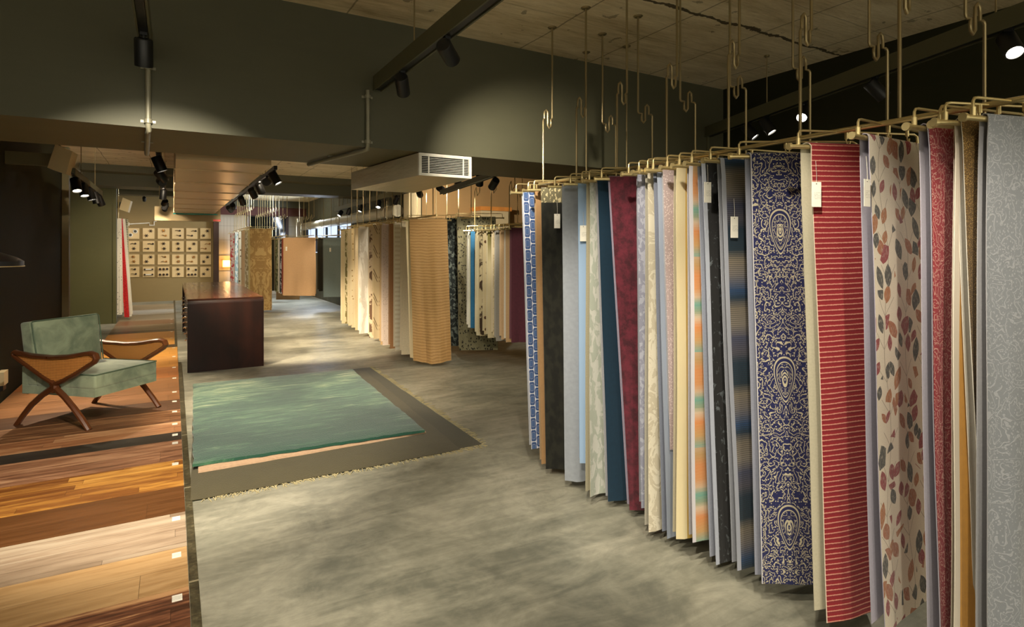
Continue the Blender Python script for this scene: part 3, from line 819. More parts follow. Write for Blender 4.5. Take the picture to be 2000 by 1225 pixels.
for k in range(6):
    ya = y0 + .10 + k * .612
    d = MB(); d.box((x0+.03, ya, .10), (x0+.05, ya+.58, z1-.08)); d.bevel(.003, 1); dr = d.build('drawer_front', plain('counter_dark_front_%d' % k, (28, 18, 13), 0.35), t)
    for zz in (.62, .50, .36):
        h = MB(); yc = ya + .06
        h.tube([(x0+.03, yc-.05, zz), (x0-.005, yc-.045, zz+.005), (x0-.018, yc, zz-.012), (x0-.005, yc+.045, zz+.005), (x0+.03, yc+.05, zz)], .006, 8)
        h.lathe([(.001, -.004), (.013, -.002), (.013, .002), (.001, .004)], (x0+.026, yc-.05, zz), 10)
        h.build('pull_handle', CHROME, dr)

# ------------------------------------------------------------------ rugs
def slab(corners, z0, z1, sub=18, wob=.004, zw=.003, seed=1):
    """rug body: corners fl, fr, br, bl on the floor"""
    rnd = random.Random(seed); m = MB()
    fl, fr, br, bl = [Vector(c) for c in corners]
    g = []
    for j in range(sub+1):
        row = []
        for i in range(sub+1):
            a, b = i/sub, j/sub
            p = (fl*(1-a)+fr*a)*(1-b) + (bl*(1-a)+br*a)*b
            e = 1 if i in (0, sub) or j in (0, sub) else 0
            p = p + V(rnd.uniform(-wob, wob)*e, rnd.uniform(-wob, wob)*e, 0); p.z = z1 + rnd.uniform(-zw, zw) - (.006*e)
            row.append(m.bm.verts.new(p))
        g.append(row)
    bot = {}
    rim = [g[0][i] for i in range(sub+1)] + [g[j][sub] for j in range(1, sub+1)] + [g[sub][i] for i in range(sub-1, -1, -1)] + [g[j][0] for j in range(sub-1, 0, -1)]
    low = [m.bm.verts.new((v.co.x, v.co.y, z0)) for v in rim]
    for j in range(sub):
        for i in range(sub):
            m.bm.faces.new((g[j][i], g[j][i+1], g[j+1][i+1], g[j+1][i])).smooth = True
    k = len(rim)
    for i in range(k): m.bm.faces.new((rim[(i+1) % k], rim[i], low[i], low[(i+1) % k]))
    m.bm.faces.new(low[::-1])
    return m
def m_greenrug():
    g = G('green_shaded_pile'); p = g.pos(); s = g.sep(p)
    n = g.noise(g.mapv(p, (1.6, 11, 1)), 1.7, 8, 0.72, 0.7); n2 = g.noise(g.mapv(p, (1, 1.6, 1)), 1.4, 4)
    f = g.add(g.add(g.mul(n, 0.62), g.mul(n2, 0.3)), g.mul(g.sub(s[1], 5.5), 0.035))
    col = g.ramp(f, [(0.43, (32, 76, 60)), (0.50, (68, 110, 82)), (0.555, (124, 144, 110)), (0.63, (190, 196, 164))])
    g.bump(g.add(g.noise(p, 120, 2), g.mul(n, 0.6)), 0.4, 0.01)
    return g.done(col, 0.85, 0, 0.2, sheen=0.4)
rz = .058
G0, G1, G2, G3 = at_z(377, 905, rz), at_z(829, 838, rz), at_z(687, 720, rz), at_z(376.5, 748.7, rz)
m = slab([G0, G1, G2, G3], .034, rz, 30, .006, .002, 3); o = m.build('rug', m_greenrug())
tag(o, 'green shaded rug lying on top of the folded pink and olive rugs', 'rug'); origin_to(o, ((G0+G2)/2).to_2d().to_3d())
P0, P1, P2, P3 = at_z(387, 919, .034), at_z(832, 842, .034), at_z(690, 724, .034), at_z(380, 754, .034)
m = slab([P0, P1, P2, P3], .016, .034, 20, .003, .0012, 5); o = m.build('rug', plain('pale_pink_pile', (196, 164, 134), 0.9, 0, 0.2, 0.08, 60))
tag(o, 'pale pink rug showing as thin edge beneath the green rug', 'rug'); origin_to(o, ((P0+P2)/2).to_2d().to_3d())
def m_olive(name, a, b):
    g = G(name); p = g.pos()
    n = g.noise(g.mapv(p, (3, 3, 1)), 1.4, 7, 0.7, 0.5); n2 = g.noise(p, 140, 2)
    g.bump(n2, 0.4, 0.006)
    return g.done(g.mix(g.add(g.mul(n, .7), g.mul(n2, .3)), a, b), 0.95, 0, 0.15, sheen=0.2)
O0, O1, O2, O3 = at_z(398, 974, 0), at_z(943, 869, 0), at_z(722, 718, 0), at_z(377, 752, 0)
FR = plain('rug_fringe_yarn', (182, 170, 132), 0.9, 0, 0.1, 0.1, 30)
def olive(corners, z0, z1, mat, label, seed):
    c = sum((Vector(q) for q in corners), Vector())/4; c.z = z0
    t = thing('rug', label, 'rug', c)
    m = slab(corners, z0, z1, 20, .004, .0008, seed); m.build('pile', mat, t)
    return t
A = [at_z(372, 979, .008), at_z(905, 882, .008), at_z(690, 722, .008), at_z(379, 757, .008)]
t1 = olive([O0, O1, O2, O3], 0.0, .008, m_olive('olive_flatweave', (54, 51, 33), (82, 77, 52)), 'large olive rug with pale fringe lying on the concrete floor', 11)
t2 = olive([at_z(372, 976, .016), at_z(900, 876, .016), at_z(712, 722, .016), at_z(378, 760, .016)], .008, .016, m_olive('olive_upper_weave', (62, 57, 36), (90, 82, 54)), 'second olive rug lying on the fringed olive one under the pink rug', 12)
fm = MB(); rnd = random.Random(4)
for (a, b, nn, out) in ((O0, O1, 190, V(.0, -1, 0)), (O1, O2, 200, V(1, 0.1, 0))):
    for i in range(nn):
        p = a.lerp(b, (i + rnd.random()*.6)/nn); ln = rnd.uniform(.045, .075) if out.y < -.5 else rnd.uniform(.02, .07)
        d = out + V(rnd.uniform(-.7, .7), rnd.uniform(-.5, .5), 0); d.normalize()
        q = p + d*ln*.5 + V(0, 0, .006); e = p + d*ln + V(rnd.uniform(-.012, .012), rnd.uniform(-.012, .012), .002)
        fm.tube([p + V(0, 0, .004), q, e], .0024, 4)
fo = fm.build('fringe', FR, t1)

# ------------------------------------------------------------------ lamp by the dark wall, wall light, socket box
t = thing('wall_lamp', 'black disc shade lamp reaching out from the dark wall', 'lamp', (XL, 5.04, 1.45))
c = V(-1.10, 5.04, -.055)
m = MB(); m.lathe([(.02, 1.46), (.06, 1.455), (.20, 1.40), (.235, 1.375), (.235, 1.345), (.228, 1.345), (.228, 1.37), (.19, 1.392), (.05, 1.44), (.02, 1.445)], c, 36); m.build('shade', BLACK, t)
m = MB(); m.lathe([(.237, 1.3395), (.239, 1.3395), (.239, 1.345), (.229, 1.345), (.229, 1.3395)], c, 36); m.build('shade_rim', BRASS, t)
m = MB(); m.tube([V(XL, 5.04, 1.60), V(XL+.12, 5.04, 1.60), V(XL+.22, 5.04, 1.58), V(-1.10, 5.04, 1.48), V(-1.10, 5.04, 1.39)], .010, 10); m.build('arm', BLACK, t)
m = MB(); m.cyl(V(XL, 5.04, 1.60), V(XL+.02, 5.04, 1.60), .05, 20); m.build('wall_plate', BLACK, t)
t = thing('wall_socket', 'small cream socket box low on dark wall beside the armchair', 'socket', (XL + .03, 6.86, .27))
m = MB(); m.box((XL, 6.78, .18), (XL+.05, 6.93, .30)); m.bevel(.006, 2); m.build('housing', CREAM, t)
m = MB(); m.box((XL, 6.80, .13), (XL+.04, 6.91, .178)); m.build('plug', BLACK, t)
p = at_y(444, 515, 19.3)
t = thing('wall_light', 'glowing amber wall light on the ribbed white tiles', 'lamp', (p.x, 19.35, p.z))
m = MB(); m.box((p.x-.28, 19.36, p.z-.20), (p.x+.12, 19.398, p.z+.24)); m.build('back_plate', CREAM, t)
m = MB(); m.box((p.x-.12, 19.24, p.z-.10), (p.x+.12, 19.36, p.z+.10)); m.bevel(.01, 2); m.build('shade', LAMPGLOW, t)
pl = bpy.data.lights.new('wall_light_bulb', 'POINT'); pl.energy = 12; pl.color = (1, .6, .25); pl.shadow_soft_size = .08
po = bpy.data.objects.new('wall_light_bulb', pl); COL.objects.link(po); po.location = (p.x, 19.1, p.z + .02)

# ------------------------------------------------------------------ hardware boards on the back wall
cols = [(248.6, 272), (278.8, 301.6), (308, 331), (336, 359), (363.7, 385.7), (391, 412)]
rows = [(446, 466.5), (471, 492), (497, 517), (521, 541.6)]
DKMET = plain('dark_iron', (44, 32, 22), 0.4, 0.6); OLDBR = plain('aged_brass', (138, 96, 44), 0.35, 0.8)
BOARD = plain('sample_board_cream', (204, 176, 124), 0.35, 0, 0.5, 0.06, 3)
what = [['two pale ring pulls', 'two green rosettes', 'a dark lever set', 'a thin brass bar', 'two dark knobs', 'white ceramic pulls'],
        ['small brass knobs', 'a lever and key plate', 'two slim latches', 'a wheel and latch', 'two green discs', 'fine wire hooks'],
        ['a latch and star knob', 'thin pale hooks', 'a twisted bar handle', 'two wire pulls', 'a long bar and cross knob', 'a dark leaf knob'],
        ['one dark star knob', 'two long white bar handles', 'six dark drop pulls', 'a row of small levers', 'five round dark knobs', 'two little dark knobs']]
ordr = ['topmost row', 'second row', 'third row', 'lowest row']
for r, (ya, yb) in enumerate(rows):
    for c_, (xa, xb) in enumerate(cols):
        a = at_y(xa, yb, YB - .03); b = at_y(xb, ya, YB - .03)
        t = thing('hardware_board', 'board with %s in the %s of the back wall' % (what[r][c_], ordr[r]), 'display board', ((a.x+b.x)/2, YB - .015, (a.z+b.z)/2), 'hardware sample boards on the back wall')
        m = MB(); m.box((a.x, YB-.03, a.z), (b.x, YB-.0005, b.z)); m.bevel(.004, 1); m.build('board', BOARD, t)
        rr = random.Random(r*10 + c_); w, h = b.x-a.x, b.z-a.z; yy = YB - .031
        mt = DKMET if rr.random() < .65 else OLDBR
        if (r, c_) == (0, 0):
            for (fx, fz) in ((.25, .35), (.66, .7)):
                m = MB(); q = V(a.x+w*fx, yy, a.z+h*fz)
                m.tube([q + V(math.cos(k*.524)*.045, -.008, math.sin(k*.524)*.045) for k in range(12)], .012, 6, closed=True); m.build('ring_pull', WHITE, t)
                m = MB(); m.cyl(q, q+V(0, -.012, 0), .033, 12); m.build('ring_recess', BLACK, t)
        elif (r, c_) == (3, 1):
            for fz in (.25, .75):
                m = MB(); m.box((a.x+w*.2, yy-.05, a.z+h*fz-.012), (a.x+w*.8, yy-.035, a.z+h*fz+.012)); m.build('bar_handle', WHITE, t)
                for fx in (.17, .83):
                    m = MB(); m.cyl((a.x+w*fx, yy, a.z+h*fz), (a.x+w*fx, yy-.06, a.z+h*fz), .022, 10); m.build('handle_post', DKMET, t)
        elif (r, c_) == (3, 2):
            for fx in (.2, .5, .8):
                for fz in (.25, .78):
                    m = MB(); q = V(a.x+w*fx, yy, a.z+h*fz); m.cyl(q, q+V(0, -.05, 0), .02, 10, .03); m.build('drop_pull', DKMET, t)
        elif (r, c_) == (3, 4):
            for (fx, fz) in ((.2, .8), (.2, .25), (.5, .25), (.8, .25), (.85, .7)):
                m = MB(); q = V(a.x+w*fx, yy, a.z+h*fz); m.cyl(q, q+V(0, -.05, 0), .018, 10, .03); m.build('knob', DKMET, t)
        else:
            spots = ((.68, .74), (.32, .30)) if c_ in (1, 4, 5) else ((.5, .76), (.55, .3))
            for (fx, fz) in spots:
                q = V(a.x+w*fx, yy, a.z+h*fz); m = MB()
                if rr.random() < .6 and (r, c_) not in ((0, 1), (1, 4)):
                    ln = w*rr.uniform(.20, .28)
                    m.tube([q+V(-ln, -.02, rr.uniform(-.02, .02)), q+V(-ln*.3, -.04, .01), q+V(ln*.4, -.04, -.01), q+V(ln, -.02, rr.uniform(-.02, .02))], .007, 6)
                    m.cyl(q+V(ln*.7, 0, 0), q+V(ln*.7, -.03, 0), .024, 12); m.build('lever_handle', mt, t)
                else:
                    nb = 6; m.cyl(q, q+V(0, -.03, 0), .026, 12, .016)
                    for k in range(nb):
                        an = k*2*math.pi/nb; m.tube([q+V(0, -.02, 0), q+V(math.cos(an)*.05, -.02, math.sin(an)*.05)], .011, 6, rs=[.011, .004])
                    m.build('star_knob', mt, t)
# conduit and small junction box above the boards
t = thing('wall_conduit', 'thin white conduit stepping along the wall above the hardware boards', 'pipe', at_y(300, 436, YB-.01))
m = MB(); m.tube([at_y(x, y, YB-.015) for x, y in ((247, 438), (292, 435.5), (292, 440), (301, 440), (301, 433), (306, 432))], .014, 6); m.build('pipe', WHITE, t)
m = MB(); q = at_y(247.5, 438, YB-.02); m.box((q.x-.055, YB-.04, q.z-.045), (q.x+.055, YB-.0005, q.z+.045)); m.build('junction_box', WHITE, t)
# ------------------------------------------------------------------ light tracks and spotlights
TRAY = m_paint('tray_olive_enamel', (84, 82, 60), (94, 92, 68), 0.5)
def track(label, a, b, w, h, hang=True, end_leg=None, mat=None):
    """tray from a to b (points on the tray's underside)"""
    a, b = Vector(a), Vector(b); d = (b-a).normalized(); s = V(d.y, -d.x, 0)
    t = thing('light_track', label, 'track light rail', a)
    m = MB(); c = (a+b)/2 + V(0, 0, h/2 + .012); m.obox(c, d*((b-a).length/2), s*(w/2), V(0, 0, h/2 - .006)); m.build('tray', mat or TRAY, t)
    for sg in (-1, 1):
        m = MB(); m.obox((a+b)/2 + s*(sg*(w/2-.004)) + V(0, 0, .009), d*((b-a).length/2), s*.004, V(0, 0, .009)); m.build('tray_lip', mat or TRAY, t)
    m = MB(); m.obox((a+b)/2 + V(0, 0, .014), d*((b-a).length/2 - .01), s*(w*.28), V(0, 0, .008)); m.build('power_rail', BLACK, t)
    n = max(2, int((b-a).length/1.2)) if hang else 0
    for k in range(n):
        p = a.lerp(b, (k+.5)/n) + V(0, 0, h)
        m = MB(); m.cyl(p, V(p.x, p.y, CZ), .004, 6); m.cyl(V(p.x, p.y, CZ-.012), V(p.x, p.y, CZ), .018, 10); m.build('drop_rod', BRONZE, t)
    if end_leg:
        m = MB(); m.obox((a.x, a.y, (a.z+end_leg)/2), V(.012, 0, 0), V(0, .012, 0), V(0, 0, (a.z+h-end_leg)/2)); m.build('end_leg', mat or TRAY, t)
    return t
def spot(label, mount, aim, watts, color=NEUT, angle=50, r=.038, ln=.125, stem=.06, lit=True, group=None, blend=.7, face=None):
    mount, aim = Vector(mount), Vector(aim)
    t = thing('spotlight', label, 'spotlight', mount, group or 'black track spotlights')
    piv = mount - V(0, 0, stem)
    d = (aim - piv).normalized()
    m = MB(); m.cyl(mount + V(0, 0, .004), piv, .009, 10); m.box((mount.x-.014, mount.y-.014, mount.z-.008), (mount.x+.014, mount.y+.014, mount.z+.006)); m.build('stem', BLACK, t)
    q0, q1 = piv - d*(ln*.38), piv + d*(ln*.62)
    a, b = frame(d); seg = 22
    def ring(c, rr): return [c + a*(math.cos(2*math.pi*k/seg)*rr) + b*(math.sin(2*math.pi*k/seg)*rr) for k in range(seg)]
    m = MB(); m.rings([ring(q0, r*.9), ring(q0 + d*.006, r), ring(q1, r), ring(q1, r*.84), ring(q1 - d*.014, r*.80)]); m.build('housing', BLACK, t)
    m = MB(); m.rings([ring(q1 - d*.0135, r*.79), ring(q1 - d*.010, r*.77)]); m.build('lens', face or (LENS if lit else LENSDIM), t)
    if watts: lamp(q1 + d*.004, aim, watts, color, angle, t, blend, .025)
    return t
TZ = 2.395
# 1 the long track on the aisle side
track('long olive light track running from the beam toward the camera above the aisle', (1.115, BY0-.002, TZ), (1.115, -1.6, TZ), .058, .085)
spot('black spotlight next to the beam on the long aisle track', (1.115, 3.14, TZ), (2.9, 6.6, .0), 0, NEUT, 46, lit=False, blend=1.0)
spot('black spotlight second from the beam on the long aisle track', (1.115, 2.52, TZ), (4.2, 5.5, 1.0), 105, NEUT, 64, blend=1.0)
spot('black spotlight third from the beam on the long aisle track', (1.115, 1.62, TZ), (2.0, 2.2, .95), 55, NEUT, 62)
spot('black spotlight fourth from the beam on the long aisle track', (1.115, .80, TZ), (2.0, 1.25, .95), 55, NEUT, 60)
spot('black spotlight fifth from the beam on the long aisle track', (1.115, .10, TZ), (2.0, .6, .95), 45, NEUT, 60)
spot('black spotlight sixth from the beam on the long aisle track', (1.115, -.70, TZ), (1.0, .9, .0), 60, NEUT, 60)
# 2 short track over the timber
track('short dark light track ending at the beam above the timber samples', (-.115, BY0-.002, TZ), (-.115, -1.6, TZ), .055, .085)
spot('black spotlight pointing down beside the beam conduit', (-.115, 3.18, TZ), (-.12, 4.2, .0), 50, WARM, 75, stem=.07)
spot('black spotlight with a lit face on the short track nearer the camera', (-.115, 2.3, TZ), (-.02, 4.5, .42), 185, NEUT, 74, blend=.55)
spot('added unseen spotlight on the short track above the camera', (-.115, 1.1, TZ), (-.3, 2.9, 0), 16, WARM, 75)  # out-of-view head added to light the timber
spot('added unseen spotlight over the bare concrete on the short track', (-.115, .2, TZ), (.9, 2.6, 0), 95, NEUT, 80)  # unseen head put in as fill for the concrete
spot('added unseen spotlight aimed across the concrete on the short track', (-.115, 1.6, TZ), (1.2, 3.6, 0), 110, NEUT, 75)  # another added fill head, out of view, brightening the concrete
# 3 slanting track on the rack's far side
ra, rb = V(4.11, BY0-.002, TZ), V(3.02, .40, TZ)
track('slanting olive light track behind the hanging fabrics', ra, rb, .06, .085, end_leg=1.75)
def on3(px): # point of the slanting track under photo column px
    n = V(CS - (px-1000)/FOC*-SN, 0, 0)
    best = min((abs(1000 + FOC*((ra.lerp(rb, k/400)).x*CS - (ra.lerp(rb, k/400)).y*SN)/depth(ra.lerp(rb, k/400)) - px), k) for k in range(401))
    return ra.lerp(rb, best[1]/400)
spot('black spotlight at the beam end of the slanting track', on3(1462), (4.3, 2.2, 1.2), 18, NEUT, 60, lit=False)
spot('black spotlight with bright rim second along the slanting track', on3(1497), (4.2, 2.0, .9), 25, NEUT, 60)
spot('shining spotlight third along the slanting track', on3(1570), (2.4, 1.9, 1.1), 70, NEUT, 60)
spot('large black spotlight turned away on the slanting track', on3(1708), (4.3, 1.2, 1.2), 18, NEUT, 60, lit=False)
spot('brightly lit spotlight facing down over the nearest fabrics', on3(1970), (2.45, .35, .9), 60, NEUT, 60)
# 4 track on the left side beyond the beam: five heads above the armchair
track('side light track carrying five spotlights above the armchair', (-.85, 7.1, 2.13), (-.85, 9.7, 2.13), .05, .06)
for k, y in enumerate((7.35, 7.95, 8.5, 9.05, 9.55)):
    tg = ((-.45, 6.6, 0), (-.5, 7.4, 0), (-.2, 8.4, 0), (-.3, 9.4, 0), (-.1, 10.6, 0))[k]
    spot('black spotlight %s of the row of five above the armchair' % ('first', 'second', 'third', 'fourth', 'last')[k], (-.85, y, 2.13), tg, (150, 50, 50, 50, 50)[k], WARM, 62, r=.045, ln=.14)
# 5 middle string
track('narrow dark track hanging between the armchair and the beige duct', (-.10, 5.2, 2.17), (-.10, 11.8, 2.17), .035, .03, mat=BLACK)
for k, (y, tg, w) in enumerate(((5.55, (.75, 5.6, 0), 110), (6.5, (2.1, 9.4, 0), 330), (7.2, (-.6, 9.6, 2.84), 90), (8.6, (-.3, 9.2, 0), 60), (10.2, (-.75, 13.6, .9), 130), (10.9, (-.8, 13.0, .6), 25), (11.4, (-.8, 14.2, .0), 25))):  # third head turned upward, an added wash for the ceiling
    spot('black spotlight %s from the beam on the narrow track beside the duct' % ('first', 'second', 'third', 'fourth', 'fifth', 'sixth', 'seventh')[k], (-.10, y, 2.17), tg, w, WARM, 60, r=.04)
for k, x in enumerate((-1.25, -.55, .15)):
    spot('small black spotlight %s in front of the hardware boards' % ('first', 'second', 'third')[k], (x, 15.5, 2.60), (x + .05, YB, .95), 38, WARM, 70, r=.035)
# 6 string on the other side of the duct
track('dark track along the far edge of the beige duct', (.86, 6.0, 2.17), (.86, 11.8, 2.17), .03, .03, mat=BLACK)
for k, (y, tg, w) in enumerate(((6.1, (2.1, 5.6, 0), 85), (6.6, (1.9, 9.8, 2.84), 120), (7.2, (1.9, 8.4, 0), 210), (7.9, (2.2, 9.6, .0), 190), (9.2, (1.9, 11.2, .0), 230), (10.6, (1.7, 14.6, .7), 60), (11.3, (2.3, 13.6, .7), 50))):  # second head added as an uplight to brighten the slab
    spot('black spotlight %s from the beam along the duct edge track' % ('first', 'second', 'third', 'fourth', 'fifth', 'sixth', 'seventh')[k], (.86, y, 2.17), tg, w, WARM, 55, r=.042)
# 7 tray above the pale sheers
track('pale light tray above the hanging pale sheers', (3.0, 5.3, 2.26), (3.22, 13.5, 2.26), .07, .08)
for k, (y, tg, w) in enumerate(((5.9, (3.45, 6.9, .9), 50), (6.5, (4.6, 9.5, 1.9), 130), (7.1, (5.4, 9.5, 1.7), 26), (7.9, (3.9, 9.5, 1.9), 50), (9.0, (2.7, 9.6, .9), 26), (10.0, (2.7, 9.4, .9), 26), (11.2, (2.2, 11.0, .2), 60), (12.2, (2.6, 12.9, .6), 60), (13.0, (2.2, 12.6, .7), 90))):
    spot('black spotlight %s along the pale tray above the sheers' % ('first', 'second', 'third', 'fourth', 'fifth', 'sixth', 'seventh', 'eighth', 'last')[k], (3.0 + .22*(y-5.3)/8.2, y, 2.26), tg, w, NEUT, 60, r=.045, ln=.13)
# the lamp just beside the blue lattice fabric
track('short tray behind the blue lattice fabric beyond the beam', (2.62, 4.55, 2.10), (2.98, 6.9, 2.10), .05, .05)
spot('shining spotlight beside the blue lattice fabric under the beam', V(2.62, 4.55, 2.10).lerp(V(2.98, 6.9, 2.10), .16), (2.9, 7.5, .6), 40, NEUT, 60)
# ------------------------------------------------------------------ hanging cloths
REV = {}
def reverse(c):
    if c not in REV:
        REV[c] = cloth_mat('cloth_reverse_%d_%d_%d' % c, solid(c, .06, 120), 0.9, .2, 300, .1)
    return REV[c]
def cloth(name, label, TL, bdir, w, zb, mats, back=(0.0, 1.0), ampl=.010, waves_=1.6, lean=(0, 0), nu=12, nv=22, r=.013, ph=0.0, group='fabric samples hanging on the long rail', spread=.03, taper=0.0, cat='fabric', tag_at=None, sag=0.0, zcut=0.0):
    """cloth folded over a bar. TL top corner beside the knob, bdir horizontal bar direction, w width, zb hem height.
    back = (sideways shift, length share) of the rear layer; lean = shift of the hem along the bar and away from it."""
    bdir = bdir.normalized(); nrm = V(bdir.y, -bdir.x, 0)        # toward the camera side
    if nrm.y > 0: nrm = -nrm
    H_ = TL.z - zb
    rows = []                                                    # (layer, fraction)
    for j in range(nv, 0, -1): rows.append(('f', j/nv))
    for k in range(5): rows.append(('t', k/4))
    nb = max(6, nv//2)
    for j in range(1, nb+1): rows.append(('b', j/nb))
    def pt(kind, f, i):
        u = i/nu
        if kind == 't':
            an = math.pi*f
            return TL + bdir*(u*w + back[0]*f) + nrm*(math.cos(an)*r) + V(0, 0, math.sin(an)*r)
        fv = f if kind == 'f' else f*back[1]
        g_ = fv**1.3
        wav = ampl*g_*math.sin(2*math.pi*(waves_*u + .35*fv) + ph) + ampl*.5*g_*math.sin(2*math.pi*(2.3*waves_*u - .5*fv) + 1.7*ph) + .004*math.sin(7*fv + ph)
        wid = w*(1 - taper*fv)
        hem = H_*fv + (sag*fv*math.sin(math.pi*u)) + zcut*fv*u
        if kind == 'f':
            return TL + bdir*(u*wid + lean[0]*fv) + nrm*(r + wav - lean[1]*fv) - V(0, 0, hem)
        return TL + bdir*(u*wid + back[0] + lean[0]*fv) + nrm*(-r - spread*fv**.8 + .6*wav - lean[1]*fv) - V(0, 0, hem)
    P = [[pt(k, f, i) for i in range(nu+1)] for k, f in rows]
    R_ = len(P)
    m = MB(); bm = m.bm; uvl = bm.loops.layers.uv.new('UVMap')
    N = []
    for j in range(R_):
        N.append([])
        for i in range(nu+1):
            du = P[j][min(i+1, nu)] - P[j][max(i-1, 0)]; dv = P[min(j+1, R_-1)][i] - P[max(j-1, 0)][i]
            n = du.cross(dv); n.normalize(); N[j].append(n)
    s = 1 if N[2][nu//2].dot(nrm) > 0 else -1
    T = .0012
    O = [[bm.verts.new(P[j][i] + N[j][i]*(s*T)) for i in range(nu+1)] for j in range(R_)]
    I = [[bm.verts.new(P[j][i] - N[j][i]*(s*T)) for i in range(nu+1)] for j in range(R_)]
    vv = []; acc = 0
    top = nv + 2
    for j in range(R_): vv.append(abs(sum((P[k+1][0]-P[k][0]).length for k in range(min(j, top), max(j, top)))))
    def face(vs, mi, uvs):
        f = bm.faces.new(vs); f.material_index = mi; f.smooth = True
        for lp, q in zip(f.loops, uvs): lp[uvl].uv = q
    for j in range(R_-1):
        for i in range(nu):
            q = [(i/nu*w, vv[j]), ((i+1)/nu*w, vv[j]), ((i+1)/nu*w, vv[j+1]), (i/nu*w, vv[j+1])]
            a = [O[j][i], O[j][i+1], O[j+1][i+1], O[j+1][i]]; b = [I[j][i], I[j+1][i], I[j+1][i+1], I[j][i+1]]
            if s < 0: a, b = a[::-1], b[::-1]; qa, qb = q[::-1], [q[0], q[3], q[2], q[1]][::-1]
            else: qa, qb = q, [q[0], q[3], q[2], q[1]]
            face(a, 0, qa); face(b, 1, qb)
    rim = [(O[0][i], O[0][i+1], I[0][i+1], I[0][i]) for i in range(nu)] + [(O[-1][i+1], O[-1][i], I[-1][i], I[-1][i+1]) for i in range(nu)]
    rim += [(O[j+1][0], O[j][0], I[j][0], I[j+1][0]) for j in range(R_-1)] + [(O[j][nu], O[j+1][nu], I[j+1][nu], I[j][nu]) for j in range(R_-1)]
    for q in rim:
        f = bm.faces.new(q); f.material_index = 1
    if tag_at:
        t = thing(name, label, cat, TL + bdir*(w/2), group)
        o = m.raw('drape', mats, t)
        for (px, py) in tag_at:
            best = min(((Vector((1000 + FOC*((p.x)*CS - p.y*SN)/depth(p) - px, HOR - FOC*(p.z-EYE)/depth(p) - py))).length, p) for row in P[:nv] for p in row)[1]
            d = depth(best); c = at_s(px, py, d - .02)
            m = MB(); hw, hh = .0185, .044; uvl2 = m.bm.loops.layers.uv.new('UVMap')
            c0 = c + nrm*.004
            ps = [c0 - bdir*hw - V(0, 0, hh), c0 + bdir*hw - V(0, 0, hh), c0 + bdir*hw + V(0, 0, hh), c0 - bdir*hw + V(0, 0, hh)]
            vs = m.hexa([p - nrm*.0006 for p in ps] + [p + nrm*.0006 for p in ps])
            for f in m.bm.faces:
                for lp in f.loops:
                    rel = lp.vert.co - c0; lp[uvl2].uv = (rel.dot(bdir) + hw, hh - rel.z)
            k = m.build('swing_card', TAGM, t)
            m = MB(); m.tube([c0 + V(0, 0, hh-.006) + nrm*.0012, c0 + V(.001, 0, hh+.03), c0 + V(.002, .004, hh+.075)], .0007, 4); m.build('card_string', WHITE, k)
        return t
    o = m.raw(name, mats)
    tag(o, label, cat, group); origin_to(o, TL + bdir*(w/2))
    return o

def hanger(TL, bdir, w, label, zr, knob=.07, group='swing hangers on the long rail', fine=True):
    """bar with end knobs, bent swing arm over it, two small hooks"""
    bdir = bdir.normalized(); c = TL + V(0, 0, -.002); a = c - bdir*knob; b = c + bdir*(w + .04)
    t = thing('swing_hanger', label, 'hanger', a + V(0, 0, .04), group)
    sg = 12 if fine else 6
    m = MB(); m.cyl(a, b, .0085, sg); m.build('bar', BRASS, t)
    for p, q in ((a, a - bdir*.010), (b, b + bdir*.010)):
        m = MB(); m.cyl(p, q, .0125, sg + 4 if fine else 8); m.build('end_knob', BRASS, t)
    up = V(0, 0, .058)
    s0 = a + bdir*.03
    m = MB()
    m.tube([s0 + V(0, 0, .004), s0 + V(0, 0, .047), s0 + bdir*.006 + V(0, 0, .056), s0 + bdir*.018 + up, s0 + bdir*(w*.5) + up, b - bdir*.03 + up, b - bdir*.016 + V(0, 0, .05), b - bdir*.012], .0043, 8 if fine else 5)
    m.cyl(s0 + V(0, 0, .006), s0 + V(0, 0, .03), .0075, sg)
    m.build('swing_arm', BRASS, t)
    if fine:
        for f in (.36, .66):
            p = c + bdir*(w*f); h = MB()
            h.cyl(p + V(0, 0, .056), p + V(0, 0, .032), .006, 8)
            h.tube([p + V(0, 0, .034), p + V(0, 0, .024), p + bdir*.006 + V(0, 0, .014), p + bdir*.014 + V(0, 0, .016), p + bdir*.016 + V(0, 0, .026)], .0028, 6)
            h.build('hook', BRASS, t)
    return t

